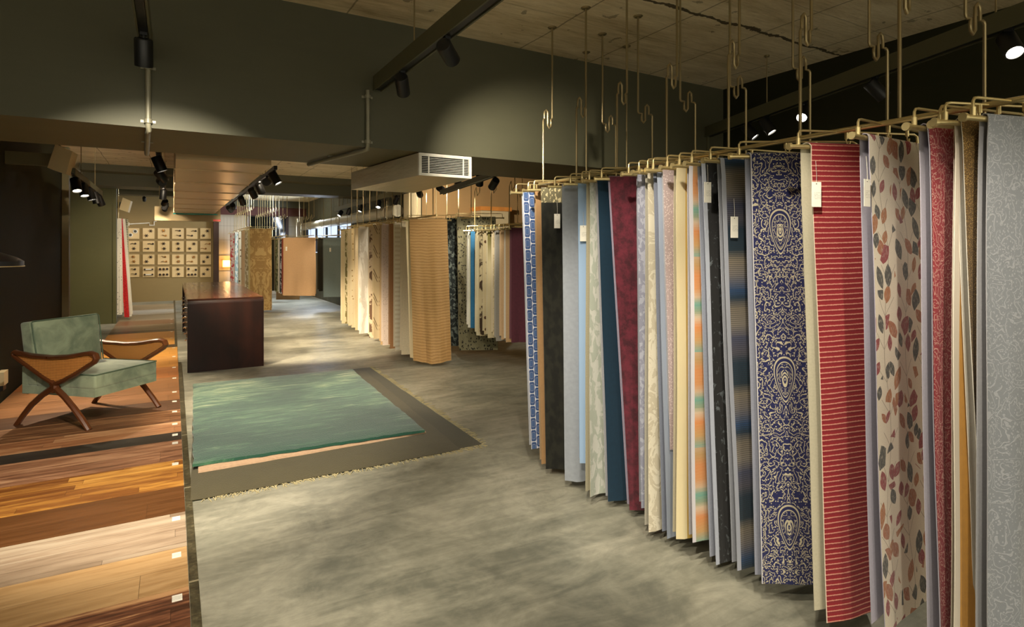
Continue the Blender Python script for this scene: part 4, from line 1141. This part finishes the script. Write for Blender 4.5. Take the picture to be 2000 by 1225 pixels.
# ---- main rack --------------------------------------------------------------
ZR, ZB = 1.825, 1.768
XRAIL = 2.073
GRP = 'fabric samples hanging on the long rail'
GREYREV, WHITEREV, LILAC, CRM = (176, 178, 186), (206, 204, 200), (182, 176, 194), (214, 204, 178)
rack = thing('hanging_rail', 'long brass rail hung on cranked rods beside the aisle', 'rail', (XRAIL, 2.0, ZR))
m = MB(); m.cyl((XRAIL, .2, ZR), (XRAIL, 3.20, ZR), .0095, 12); m.build('rail', BRASS, rack)
m = MB(); m.cyl((2.62, .2, ZR+.004), (2.62, 3.20, ZR+.004), .0085, 10); m.build('rail', BRASS, rack)
def crank_rod(px, x, top_out=True, zc=2.245, off=(.07, 0), loops=True, zb=ZR, r=.0062):
    """hanger rod through photo column px at rail line X=x: lower rod, loop, upper rod to the slab"""
    p = at_x(px, HOR - 50, x); p.z = zb
    q = p + V(off[0], off[1], 0)
    m = MB(); L = V(off[0], off[1], 0).normalized()
    pts = [p, V(p.x, p.y, zc-.012), V(p.x, p.y, zc-.004) + L*.004, V(p.x, p.y, zc) + L*.012]
    c = (p+q)/2; c.z = zc
    h_ = .06
    pts += [c - L*.026, c - L*.026 + V(0, 0, .03), c - L*.024 + V(0, 0, h_-.012), c - L*.012 + V(0, 0, h_), c + V(0, 0, h_-.014), c + V(0, 0, .0),
            c + V(0, 0, -h_+.02), c + L*.012 + V(0, 0, -h_+.004), c + L*.024 + V(0, 0, -h_+.016), c + L*.026 + V(0, 0, -.02), c + L*.024]
    pts += [V(q.x, q.y, zc) - L*.010, V(q.x, q.y, zc+.004) - L*.003, V(q.x, q.y, zc+.014), V(q.x, q.y, CZ)]
    m.tube(pts, r, 8)
    o = m.build('suspension_rod', BRONZE, rack)
    k = MB(); k.lathe([(.001, -.008), (.022, -.008), (.03, 0), (.001, 0)], (q.x, q.y, CZ), 14); k.build('ceiling_plate', BRONZE, o)
    return o
for px in (1061, 1126, 1205, 1302, 1423, 1563, 1757): crank_rod(px, XRAIL)
for px in (1203, 1274, 1358, 1457, 1582, 1733, 1923): crank_rod(px, 2.60, off=(-.10, .02))
for (px, x) in ((1145, 2.63), (1224, 2.80)):
    p = at_x(px, HOR-50, x); m = MB(); m.cyl((p.x, p.y, ZR), (p.x, p.y, CZ), .0055, 8); o = m.build('suspension_rod', BRONZE, rack)
    k = MB(); k.lathe([(.001, -.008), (.022, -.008), (.03, 0), (.001, 0)], (p.x, p.y, CZ), 14); k.build('ceiling_plate', BRONZE, o)

def bd(yaw): a = math.radians(yaw); return V(math.cos(a), math.sin(a), 0)
M_ = cloth_mat
main = [
 # px top, yaw, width, px/py of the lower near corner, front material, reverse colour, back shift, label, extras
 (1020, -14, .15, (1036, 876), M_('blue_lattice_cloth', lattice((50, 76, 122), (206, 208, 212), .040, .078), selv=.004, selv_c=(200, 202, 210)), (198, 200, 208), 0.0, 'blue and white lattice fabric at the beam end of the long rail', dict(ampl=.004)),
 (1043, -4, .5, (1056, 906), M_('tan_plain_cloth', solid((170, 132, 88), .06)), (196, 164, 124), 0.008, 'plain tan fabric between the blue lattice and the near black ones', {}),
 (1056, -27, .42, (1066, 919), M_('black_olive_cloth', lambda g, u, v, w: g.mix(g.lt(v, .10), g.mix(g.sm(g.noise(g.mapv(w, (22, 12, 1)), 1.0, 4), .4, .6), (20, 20, 14), (34, 34, 25)), g.mix(g.gt(g.noise(g.mapv(w, (60, 30, 1)), 1.0, 3), .56), (104, 98, 74), (196, 182, 140)))), (150, 146, 132), 0.006, 'near black olive fabric with a grey patterned top band', dict(tag_at=[(1088, 432)])),
 (1097, -28, .45, (1103, 938), M_('pale_grey_cloth', solid((150, 156, 164), .07), rough=.6), (176, 180, 190), 0.006, 'smooth pale grey fabric next to the near black one', dict(ampl=.016)),
 (1128, -26, .45, (1131, 902), M_('ikat_cloth', ikat, selv=.05, selv_c=(150, 176, 206)), (150, 176, 206), 0.004, 'cream ikat fabric with teal figures and pale blue edge', dict(tag_at=[(1139, 456)])),
 (1149, -6, .5, (1148, 968), M_('white_green_cloth', blotch((206, 206, 196), (178, 184, 170), 26, 12)), (204, 196, 166), -0.004, 'off white figured fabric between the ikat and the teal one', {}),
 (1164, -12, .5, (1187, 980), M_('teal_navy_cloth', solid((12, 46, 66), .10), rough=.7), (190, 190, 196), 0.004, 'plain deep teal fabric beside the maroon one', {}),
 (1190, -29, .40, (1229, 1003), M_('maroon_velvet_cloth', solid((86, 27, 40), .26, velvet=True), sheen=.5), (176, 166, 186), -0.004, 'crushed maroon velvet fabric with lilac edge', dict(ampl=.007)),
 (1243, -20, .40, (1250, 990), M_('grey_lilac_cloth', blotch((168, 170, 184), (140, 142, 158), 40, 30)), (172, 174, 186), 0.006, 'greyish lilac textured fabric just beyond the cream damask', {}),
 (1262, -10, .5, (1262, 1036), M_('cream_damask_cloth', damask((222, 214, 192), (200, 190, 166), .10)), (206, 200, 182), 0.004, 'cream embossed damask fabric hanging on the middle of the long rail', dict(ampl=.012)),
 (1280, -16, .45, (1299, 1056), M_('slate_grey_cloth', lambda g, u, v, w: g.mix(g.lt(u, .07), solid((74, 82, 88), .08)(g, u, v, w), (158, 168, 186))), (150, 158, 176), -0.004, 'slate grey fabric with pale blue grey edge', {}),
 (1292, -22, .35, (1310, 880), M_('sequin_pink_cloth', dotted((186, 168, 168), (228, 214, 212), .008, .34), rough=.35, metal=.25), (206, 206, 212), 0.006, 'sparkling pinkish sequin fabric with a pale lining', dict(ampl=.018, taper=.4)),
 (1318, -10, .5, (1319, 1052), M_('butter_cream_cloth', lambda g, u, v, w: g.mix(g.gt(u, .05), (222, 208, 166), (204, 170, 84))), (222, 210, 176), 0.006, 'butter cream fabric with a golden fold beside the striped one', {}),
 (1343, -16, .42, (1348, 1056), M_('multi_stripe_cloth', bands([(0, (180, 150, 120)), (.08, (170, 132, 78)), (.2, (198, 120, 60)), (.34, (196, 128, 70)), (.42, (192, 160, 130)), (.5, (64, 148, 138)), (.58, (120, 144, 120)), (.64, (200, 176, 150)), (.74, (206, 122, 56)), (.88, (186, 140, 80)), (1, (92, 150, 140))], .42), selv=.018, selv_c=(206, 202, 206)), (206, 202, 206), 0.006, 'orange and teal striped fabric with white edge', dict(ampl=.006)),
 (1366, -8, .5, (1393, 1100), M_('black_silver_cloth', blotch((18, 19, 20), (96, 104, 108), 34, 26, .56, .66), selv=.02, selv_c=(176, 182, 196)), (176, 182, 198), 0.0, 'black crushed velvet fabric with silvery flecks', dict(tag_at=[(1381, 376)])),
 (1403, -11, .48, (1436, 1112), M_('ombre_stripe_cloth', bands([(0, (30, 66, 106)), (.06, (14, 46, 66)), (.14, (124, 114, 98)), (.26, (132, 124, 112)), (.36, (70, 74, 98)), (.46, (80, 78, 88)), (.54, (12, 44, 62)), (.70, (12, 42, 56)), (.78, (128, 118, 100)), (.88, (118, 112, 108)), (1, (30, 66, 106))], .56, .0085, (20, 22, 28), .5), selv=.02, selv_c=(160, 164, 176)), (176, 180, 190), 0.004, 'blue and grey shaded stripe fabric with woven white edge', dict(ampl=.006, tag_at=[(1433, 444)])),
 (1463, -30, .40, (1486, 1138), M_('navy_paisley_cloth', paisley((206, 196, 164), (30, 34, 80), .06, 4.2, .1, width=.22, medal=(.060, .092, .58, .03)), selv=.004), (164, 168, 184), -0.012, 'navy and cream paisley fabric with pointed medallions', dict(ampl=.004, waves_=1.0)),
 (1579, -21, .42, (1611, 1214), M_('red_stripe_cloth', stripes((132, 22, 32), (204, 140, 120), .0185, .80, .006, .2), selv=.003, selv_c=(220, 200, 180)), (214, 206, 180), -0.022, 'red fabric with fine cream stripes', dict(ampl=.006, waves_=1.0, tag_at=[(1593, 380)], zcut=-.05)),
 (1689, 1, .42, (1716, 1238), M_('leaf_print_cloth', leaves(keep=.86, big=1.15)), (190, 184, 202), -0.006, 'cream fabric printed with red ochre and charcoal leaves', dict(ampl=.005, waves_=1.0, tag_at=[(1691, 377)], zcut=-.03)),
 (1803, -8, .30, (1827, 1300), M_('red_paisley_cloth', paisley((220, 176, 160), (146, 16, 34), .055, 3.8, .2, swirl=.03, mixin=.3), selv=.003, selv_c=(60, 24, 34)), (196, 190, 204), 0.0, 'crimson and cream paisley fabric', dict(ampl=.008, taper=.25)),
 (1869, -20, .22, (1918, 1290), M_('gold_glitter_cloth', dotted((112, 84, 38), (206, 166, 92), .0035, .36), rough=.4, metal=.35), (226, 220, 206), 0.008, 'glittering dark gold fabric beside the grey paisley one', dict(ampl=.012, taper=.5)),
 (1921, -14, .45, (1922, 1320), M_('grey_paisley_cloth', paisley((152, 154, 160), (122, 126, 132), .09, 5.0, .2, swirl=.05), rough=.6), (188, 188, 192), 0.004, 'silver grey paisley brocade fabric nearest the camera', dict(ampl=.016, waves_=2.0)),
]
bar_label = ['swing hanger holding the %s' % s for s in ('blue lattice fabric', 'plain tan fabric', 'near black fabric', 'pale grey fabric', 'ikat fabric', 'off white figured fabric', 'deep teal fabric', 'maroon velvet', 'greyish lilac fabric', 'cream damask', 'slate grey fabric', 'sequin fabric', 'butter cream fabric', 'orange and teal striped fabric', 'black velvet', 'shaded stripe fabric', 'navy paisley fabric', 'red striped fabric', 'leaf print fabric', 'crimson paisley fabric', 'dark gold fabric', 'grey paisley fabric')]
XK = 1.965
for k, (px, yaw, w, (bx, by), mat, rev, bs, label, ex) in enumerate(main):
    TL = at_x(px, HOR - 100, XK); TL.z = ZB
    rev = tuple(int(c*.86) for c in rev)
    s = depth(TL); Bp = at_s(bx, by, s)
    b = bd(yaw)
    d = Bp - TL; d.z = 0
    nrm = V(b.y, -b.x, 0);  nrm = -nrm if nrm.y > 0 else nrm
    lean = (d.dot(b), -d.dot(nrm))
    zb = min(max(Bp.z, .045), 1.3)
    cloth('hanging_fabric', label, TL, b, w, zb, [mat, reverse(rev)], back=(bs, .99 if by < 1200 else .985), lean=lean, ph=k*1.37, group=GRP, spread=.010, nu=14, nv=26, **ex)
    hanger(TL, b, w, bar_label[k], ZR)
# mustard layer between crimson and gold
TL = at_x(1856, HOR-100, XK + .01); TL.z = ZB - .004
b = bd(-12)
Bp = at_s(1852, 1300, depth(TL)); d = Bp - TL; d.z = 0
cloth('hanging_fabric', 'mustard yellow fabric with broad white margin behind the dark gold one', TL, b, .30, .07, [M_('mustard_cloth', lambda g, u, v, w: g.mix(g.lt(u, .028), solid((196, 140, 44), .06)(g, u, v, w), (214, 202, 184))), reverse((222, 214, 196))], back=(.034, .98), lean=(d.dot(b), 0), spread=.006, ph=2.2, group=GRP, nu=12, nv=24, ampl=.008)
hanger(TL, b, .30, 'swing hanger holding the mustard fabric', ZR)

# ---- racks beyond the beam ---------------------------------------------------
def rail_thing(label, a, b, rods, zr, hoop=.0, ztop=CZ, crank=True):
    a, b = Vector(a), Vector(b)
    t = thing('hanging_rail', label, 'rail', a, 'hanging rails beyond the beam')
    m = MB(); m.cyl(a, b, .011, 8); m.build('rail', BRASS, t)
    sd = (b-a).normalized(); s = V(sd.y, -sd.x, 0)
    if s.x < 0: s = -s
    m = MB(); m.cyl(a + s*.55, b + s*.55, .010, 8); m.build('rail', BRASS, t)
    for k in range(rods):
        p = a.lerp(b, (k+.3)/rods)
        for q, r_ in ((p, .006), (p + s*.55 + sd*.1, .005)):
            m = MB()
            zc = zr + .42
            if crank: m.tube([V(q.x, q.y, zr), V(q.x, q.y, zc), V(q.x, q.y, zc) + s*.02 + V(0, 0, .05), V(q.x, q.y, zc) + s*.035 + V(0, 0, -.05), V(q.x, q.y, zc) + s*.07, V(q.x, q.y, ztop) + s*.07], r_, 6)
            else: m.cyl(V(q.x, q.y, zr), V(q.x, q.y, ztop), r_, 6)
            m.build('suspension_rod', BRASS if crank else BRONZE, t)
    return t
def row(cols, z0, group, X=None, wd=.55, yaw=-4, top=1.75, autoz=None):
    for k, it in enumerate(cols):
        px, yb, mat, rev, label = it[:5]; ex = it[5] if len(it) > 5 else {}
        s = ex.pop('s', None) or (EYE - z0) * FOC / (yb - HOR)
        if autoz: s = autoz[0] + (px - autoz[2]) / (autoz[3] - autoz[2]) * (autoz[1] - autoz[0]); ex['zb'] = EYE - (yb - HOR) * s / FOC
        TL = at_s(px, HOR, s); TL.z = ex.pop('top', top)
        y_ = ex.pop('yaw', yaw); w = ex.pop('w', wd); zb = ex.pop('zb', z0)
        cloth('hanging_fabric', label, TL, bd(y_), w, zb, [mat, reverse(rev)], back=ex.pop('back', (-.01, .97)), ph=k*1.9 + px, nu=10, nv=12, group=group, spread=.02, **ex)
        hanger(TL, bd(y_), w, 'small swing hanger holding the ' + ' '.join(label.split()[:5]), TL.z+.05, .05, 'swing hangers beyond the beam', fine=False)
GB = 'pale sheers hanging in the middle of the shop'
sheer = lambda n, c, **k: M_(n, solid(c, .07, 60), rough=.6, **k)
row([
 (667, 632, sheer('sheer_ivory', (214, 196, 156)), (220, 204, 168), 'ivory sheer at the far end of the pale row', {}),
 (674, 632.5, M_('sheer_olive_pattern', blotch((206, 192, 150), (120, 108, 62), 18, 10)), (214, 200, 164), 'cream fabric with olive pattern beside the ivory sheer'),
 (680, 636, sheer('sheer_cream', (222, 204, 164)), (222, 206, 170), 'plain cream sheer next to the olive patterned one'),
 (686, 640, M_('sheer_dotted', dotted((224, 208, 170), (150, 116, 60), .05, .22)), (224, 210, 176), 'cream sheer with small brown dots'),
 (693.5, 645, sheer('sheer_beige', (206, 184, 144)), (212, 194, 158), 'beige sheer beside the silvery satin'),
 (701, 652, M_('satin_silver', blotch((214, 206, 190), (240, 234, 222), 9, 2), rough=.35), (226, 218, 200), 'silvery white satin sheer in the pale row', dict(ampl=.03)),
 (721, 660, M_('floral_brown_sheer', blotch((206, 186, 156), (104, 78, 56), 8, 6, .5, .55)), (214, 198, 170), 'beige fabric with large brown blossoms'),
 (729, 662, M_('chevron_cloth', chevron((202, 182, 144), (92, 72, 44))), (206, 188, 152), 'beige fabric with brown chevron strokes'),
 (743, 673.5, sheer('sheer_tan', (186, 156, 112)), (194, 168, 128), 'narrow tan fabric before the silver pink one'),
 (747, 674.5, M_('silver_pink_cloth', dotted((214, 196, 182), (186, 166, 152), .02, .3), rough=.45), (216, 200, 188), 'silvery pink speckled fabric in the pale row'),
 (761, 681, sheer('copper_sheer', (176, 128, 84)), (190, 148, 106), 'copper brown sheer between the pink and white ones'),
 (770.6, 685, M_('white_sheer_check', waves((226, 212, 182), (240, 230, 206), .06), rough=.5), (232, 220, 192), 'white sheer with a faint weave beside the copper one', dict(ampl=.03)),
 (784, 693, sheer('sheer_fringed', (222, 206, 172)), (226, 210, 178), 'cream sheer with ragged edge just behind the golden one'),
], .06, GB, wd=.55)
# the golden sheer at the head of the row
TL = at_s(800, 430, 6.96); TL.z = 1.75
b = bd(-30)
cloth('hanging_fabric', 'golden horizontally ribbed sheer at the head of the pale row', TL, b, .45, .075, [M_('gold_ribbed_sheer', waves((164, 126, 76), (182, 144, 90), .034, .016), rough=.55), reverse((222, 202, 160))], back=(-.05, .985), ampl=.025, lean=(.05, 0), nu=18, nv=22, group=GB, sag=.04)
hanger(TL, b, .45, 'swing hanger holding the golden ribbed sheer', 1.8, .06, 'swing hangers beyond the beam', fine=False)
rail_thing('brass rail above the pale sheers', (2.68, 6.35, 1.80), (2.74, 10.6, 1.80), 11, 1.80, crank=False)
# vine rack behind
GV = 'fabrics hanging behind the golden sheer'
row([
 (874, 676, M_('dark_floral_cloth', blotch((30, 36, 34), (104, 112, 104), 24, 18, .5, .56)), (70, 66, 54), 'dark green floral fabric edge behind the golden sheer', dict(w=.35, yaw=-20)),
 (884, 674, sheer('dark_brown_cloth', (74, 58, 40)), (110, 88, 62), 'plain dark brown fabric between the golden and the vine ones', dict(w=.35, yaw=-20)),
], .12, GV, top=1.80)
TL = at_s(893, 424, 7.55); TL.z = 1.81
cloth('hanging_fabric', 'grey green fabric covered with black vine sprigs', TL, bd(-26), .50, .09, [M_('vine_print_cloth', leaves((138, 133, 102), ((38, 36, 28), (46, 42, 34), (40, 38, 30), (34, 32, 26), (44, 42, 34), (38, 36, 28)), .035, stem=(70, 66, 52), keep=.62, big=.85)), reverse((160, 152, 122))], back=(-.01, .98), lean=(.03, 0), ampl=.008, nu=10, nv=14, group=GV)
hanger(TL, bd(-26), .56, 'swing hanger holding the vine print fabric', 1.86, .05, 'swing hangers beyond the beam', fine=False)
# small rack under the beam at the blue lattice cloth
GC = 'short fabrics hanging beside the blue lattice one'
row([
 (914, 640, M_('white_edge_cloth', solid((206, 202, 186), .06)), (210, 206, 190), 'white fabric edge beside the peacock blue one', dict(w=.3)),
 (919, 641, M_('peacock_blue_cloth', solid((34, 92, 128), .12)), (190, 190, 170), 'peacock blue fabric on the short rail'),
 (930, 655, sheer('linen_cream', (196, 186, 152)), (200, 190, 158), 'cream linen fabric next to the peacock blue one', dict(w=.3)),
 (936, 656, M_('brown_blossom_cloth', blotch((176, 162, 126), (58, 42, 26), 10, 7, .5, .55)), (190, 176, 140), 'beige fabric with dark brown blossoms'),
 (945, 653, M_('beige_sprig_cloth', dotted((186, 170, 132), (84, 60, 40), .07, .26)), (190, 176, 140), 'beige fabric with sparse dark sprigs', dict(w=.3)),
 (952, 660, M_('olive_shade_cloth', lambda g, u, v, w: g.mix(g.sm(v, .1, .5), (112, 104, 56), (200, 186, 148))), (196, 184, 150), 'olive shading to cream fabric on the short rail'),
 (962, 655, M_('cream_texture_cloth', damask((206, 190, 156), (184, 166, 130), .1)), (206, 192, 160), 'textured cream fabric on the short rail'),
 (968, 666, sheer('grey_plain_cloth', (146, 142, 132)), (160, 156, 146), 'plain grey fabric on the short rail'),
 (978, 663, sheer('peach_cloth', (206, 172, 128)), (210, 180, 140), 'peach coloured fabric on the short rail'),
 (987, 668, sheer('sand_cloth', (190, 156, 112)), (214, 206, 190), 'sand coloured fabric on the short rail', dict(zb=.10)),
 (998, 669, M_('plum_cloth', solid((84, 40, 50), .12)), (110, 70, 78), 'plum coloured fabric on the short rail', dict(w=.3)),
], .14, GC, wd=.40, top=1.62, yaw=-16, autoz=(7.0, 6.25, 907, 1000))
p0, p1 = at_s(918, 450, 7.05), at_s(1022, 450, 6.1)
p0.z = p1.z = 1.67
rail_thing('short brass rail beside the blue lattice fabric', p0, p1, 3, 1.67)
# far racks
GD = 'fabrics on the far rail beyond the counter'
row([
 (450, 573, M_('red_floral_cloth', blotch((176, 150, 124), (150, 38, 32), 14, 12, .5, .55)), (200, 180, 150), 'red floral fabric at the end of the far rail', dict(w=.4)),
 (459, 578, M_('teal_pale_cloth', blotch((206, 200, 180), (130, 148, 140), 16, 8)), (206, 200, 180), 'pale teal figured fabric on the far rail', dict(w=.4)),
 (466, 582, M_('cream_dots_cloth', dotted((222, 208, 172), (110, 80, 46), .09, .24)), (222, 210, 178), 'cream fabric with dark sprigs on the far rail', dict(w=.4)),
 (472, 586, sheer('dust_tan_cloth', (184, 148, 106)), (196, 164, 124), 'dusty tan fabric on the far rail', dict(w=.4)),
 (479, 590, M_('white_floral_cloth', blotch((226, 216, 190), (170, 150, 110), 18, 12)), (226, 216, 190), 'white floral fabric on the far rail', dict(w=.4)),
 (485, 590, sheer('pale_yellow_cloth', (216, 192, 132)), (220, 200, 148), 'pale yellow fabric next to the beige damask', dict(w=.12)),
], .12, GD, top=1.86, wd=.3)
TL = at_s(489, 449, 13.1); TL.z = 1.85
cloth('hanging_fabric', 'beige damask fabric at the head of the far rail', TL, bd(-34), .50, .03, [M_('beige_damask_cloth', damask((196, 164, 108), (164, 130, 78), .2, width=.5)), reverse((204, 176, 124))], back=(-.02, .98), ampl=.02, nu=10, nv=14, group=GD)
hanger(TL, bd(-34), .5, 'swing hanger holding the beige damask fabric', 1.92, .05, 'swing hangers beyond the beam', fine=False)
q = at_s(452, 449, 15.8)
rail_thing('far brass rail beyond the counter', (TL.x, TL.y - .1, 1.91), (q.x + .1, q.y + .6, 1.91), 9, 1.91)
GE = 'fabrics on the short far rail over the pale floor'
row([
 (530, 593, M_('charcoal_edge_cloth', solid((58, 58, 54), .1)), (90, 90, 84), 'charcoal fabric edge beside the beige damask', dict(w=.3, zb=.42)),
 (535, 593, sheer('stone_cloth', (176, 164, 138)), (186, 174, 150), 'stone coloured fabric edge before the plain tan one', dict(w=.3, zb=.42)),
 (538, 594, M_('green_pattern_cloth', blotch((92, 96, 60), (160, 158, 120), 18, 12)), (150, 146, 110), 'green patterned fabric edge before the plain tan one', dict(w=.3, zb=.40)),
 (544, 594.5, sheer('white_edge_far', (206, 200, 186)), (210, 204, 190), 'white fabric edge before the plain tan one', dict(w=.3, zb=.38)),
 (547, 595, M_('black_white_cloth', blotch((38, 40, 44), (186, 188, 190), 16, 12, .5, .55)), (120, 120, 120), 'black and white fabric edge before the plain tan one', dict(w=.3, zb=.37)),
 (551, 595.5, M_('red_edge_cloth', solid((136, 52, 40), .1)), (150, 90, 70), 'rust red fabric edge beside the plain tan one', dict(w=.3, zb=.37)),
], .12, GE, top=1.64, wd=.4)
TL = at_s(554, 465, 12.6); TL.z = 1.64
cloth('hanging_fabric', 'plain tan fabric square hanging above the pale far floor', TL, bd(-38), .73, .40, [M_('far_tan_cloth', solid((190, 152, 110), .05)), reverse((200, 164, 120))], back=(-.01, .97), ampl=.02, nu=10, nv=12, group=GE, tag_at=[(559.5, 486)])
hanger(TL, bd(-38), .73, 'swing hanger holding the plain tan square', 1.7, .05, 'swing hangers beyond the beam', fine=False)
TL = at_s(632, 464, 13.4); TL.z = 1.66
cloth('hanging_fabric', 'blue grey fabric hanging in front of the daylit window', TL, bd(-20), .80, .30, [M_('far_bluegrey_cloth', solid((124, 138, 136), .06)), reverse((104, 114, 110))], back=(-.02, .97), ampl=.02, nu=10, nv=12, group=GE, tag_at=[(645, 488)])
hanger(TL, bd(-20), .80, 'swing hanger holding the blue grey fabric', 1.72, .05, 'swing hangers beyond the beam', fine=False)
TL = at_s(622, 464, 13.6); TL.z = 1.66
cloth('hanging_fabric', 'dark olive fabric edge between the tan and blue grey ones', TL, bd(0), .4, .42, [M_('far_olive_cloth', solid((58, 54, 38), .1)), reverse((90, 84, 64))], back=(-.02, .97), ampl=.02, nu=8, nv=10, group=GE)
hanger(TL, bd(0), .4, 'swing hanger holding the dark olive edge', 1.72, .05, 'swing hangers beyond the beam', fine=False)
TL = at_s(540, 470, 15.5); TL.z = 1.62
cloth('hanging_fabric', 'brown fabric reaching lower behind the plain tan square', TL, bd(-30), .62, -.0 + .06, [M_('far_brown_cloth', solid((160, 124, 82), .06)), reverse((170, 136, 96))], back=(-.01, .97), ampl=.015, nu=8, nv=10, group=GE)
hanger(TL, bd(-30), .62, 'swing hanger holding the lower brown fabric', 1.68, .05, 'swing hangers beyond the beam', fine=False)
p0, p1 = at_s(530, 463, 14.6), at_s(560, 463, 12.3)
rail_thing('short far brass rail above the plain tan square', (p0.x, p0.y, 1.70), (p1.x, p1.y, 1.70), 4, 1.70)
p0, p1 = at_s(628, 463, 13.9), at_s(690, 463, 12.6); 
rail_thing('brass rail in front of the daylit window', (p0.x, p0.y, 1.72), (p1.x, p1.y, 1.72), 4, 1.72, crank=False)
# throws hung along the niche edge
GT = 'striped throws hanging beyond the green wall panel'
def longcloth(label, y, x, w, mat, rev, ztop, zb, flare):
    TL = V(x, y, ztop)
    return cloth('hanging_throw', label, TL, V(1, -.25, 0), w, zb, [mat, reverse(rev)], back=(0, .98), ampl=.006, lean=(flare, 0), nu=8, nv=16, group=GT, cat='throw')
s = 12.6
for (px, w, y_, mat, rev, label, fl, zt, zb) in (
    (226.5, .09, 13.52, M_('white_dotted_throw', dotted((226, 222, 208), (70, 60, 60), .035, .2)), (224, 220, 206), 'white dotted throw edge next to the green wall panel', .02, 1.98, .14),
    (230, .085, 13.58, M_('red_throw', lambda g, u, v, w: g.mix(g.sm(g.noise(g.mapv(w, (30, 60, 1)), 1.0, 3), .45, .6), (176, 26, 32), (206, 48, 46))), (220, 200, 190), 'red throw between the two white ones', .12, 1.98, .08),
    (236.5, .07, 13.64, M_('white_throw', solid((230, 226, 210), .05)), (226, 222, 206), 'plain white throw beside the red one', .12, 1.98, .09),
    (241, .08, 13.76, M_('olive_throw', lambda g, u, v, w: g.mix(g.gt(u, .055), solid((74, 72, 40), .1)(g, u, v, w), g.mix(g.lt(g.fr(g.mul(v, 30.0)), .5), (220, 214, 190), (90, 88, 60)))), (190, 180, 140), 'olive throw with stitched white edge', .03, 1.98, .12)):
    TL = at_y(px, HOR, y_)
    longcloth(label, y_, TL.x, w, mat, rev, zt, zb, fl)
t = thing('throw_rail', 'short rail holding the striped throws', 'rail', (-.9, 13.6, 1.99), 'hanging rails beyond the beam')
m = MB(); m.cyl((-.92, 13.45, 1.992), (-.82, 13.85, 1.992), .008, 8); m.build('rail', BRASS, t)
m = MB(); m.cyl((-.90, 13.5, 1.992), (-.90, 13.5, CZ), .006, 8); m.build('suspension_rod', BRASS, t)
# crates and shelf at the right rear
t = thing('crate', 'pale timber crate on the shelf behind the short rail', 'crate', at_y(957, 432, 9.2))
p = at_y(932, 450, 9.2); q = at_y(985, 414, 9.2)
m = MB(); m.box((p.x, 9.05, p.z), (q.x, 9.40, q.z)); m.bevel(.006, 1); m.build('box', CREAM, t)
m = MB(); m.box((p.x - .03, 9.0, q.z), (q.x + .04, 9.42, q.z + .07)); m.build('lid', plain('orange_wood_lid', (206, 134, 62), 0.5), t)
t2 = thing('shelf', 'plain wall shelf carrying the pale timber crate', 'shelf', (p.x, 9.3, p.z - .04))
m = MB(); m.box((p.x - .2, 9.0, p.z - .04), (q.x + .4, 9.499, p.z)); m.build('shelf_board', PLY, t2)
m = MB(); m.box((p.x, 9.2, p.z-.3), (p.x+.04, 9.499, p.z-.04)); m.box((q.x, 9.2, p.z-.3), (q.x+.04, 9.499, p.z-.04)); m.build('shelf_bracket', BLACK, t2)
# metal pipe run above the window
t = thing('metal_duct', 'round metal duct running above the daylit window', 'duct', (3.48, 12, 2.08))
m = MB(); m.cyl((3.47, 10.0, 2.09), (3.47, 18.8, 2.09), .11, 18); m.build('pipe', GALV, t)
for k in range(5):
    y = 10.5 + k*1.8; m = MB(); m.cyl((3.47, y, 2.09), (3.47, y+.05, 2.09), .118, 18); m.build('pipe_collar', GALV, t)
    if k % 2 == 0:
        m = MB(); m.cyl((3.47, y+.02, 2.2), (3.47, y+.02, CZ), .005, 6); m.build('drop_rod', BRONZE, t)
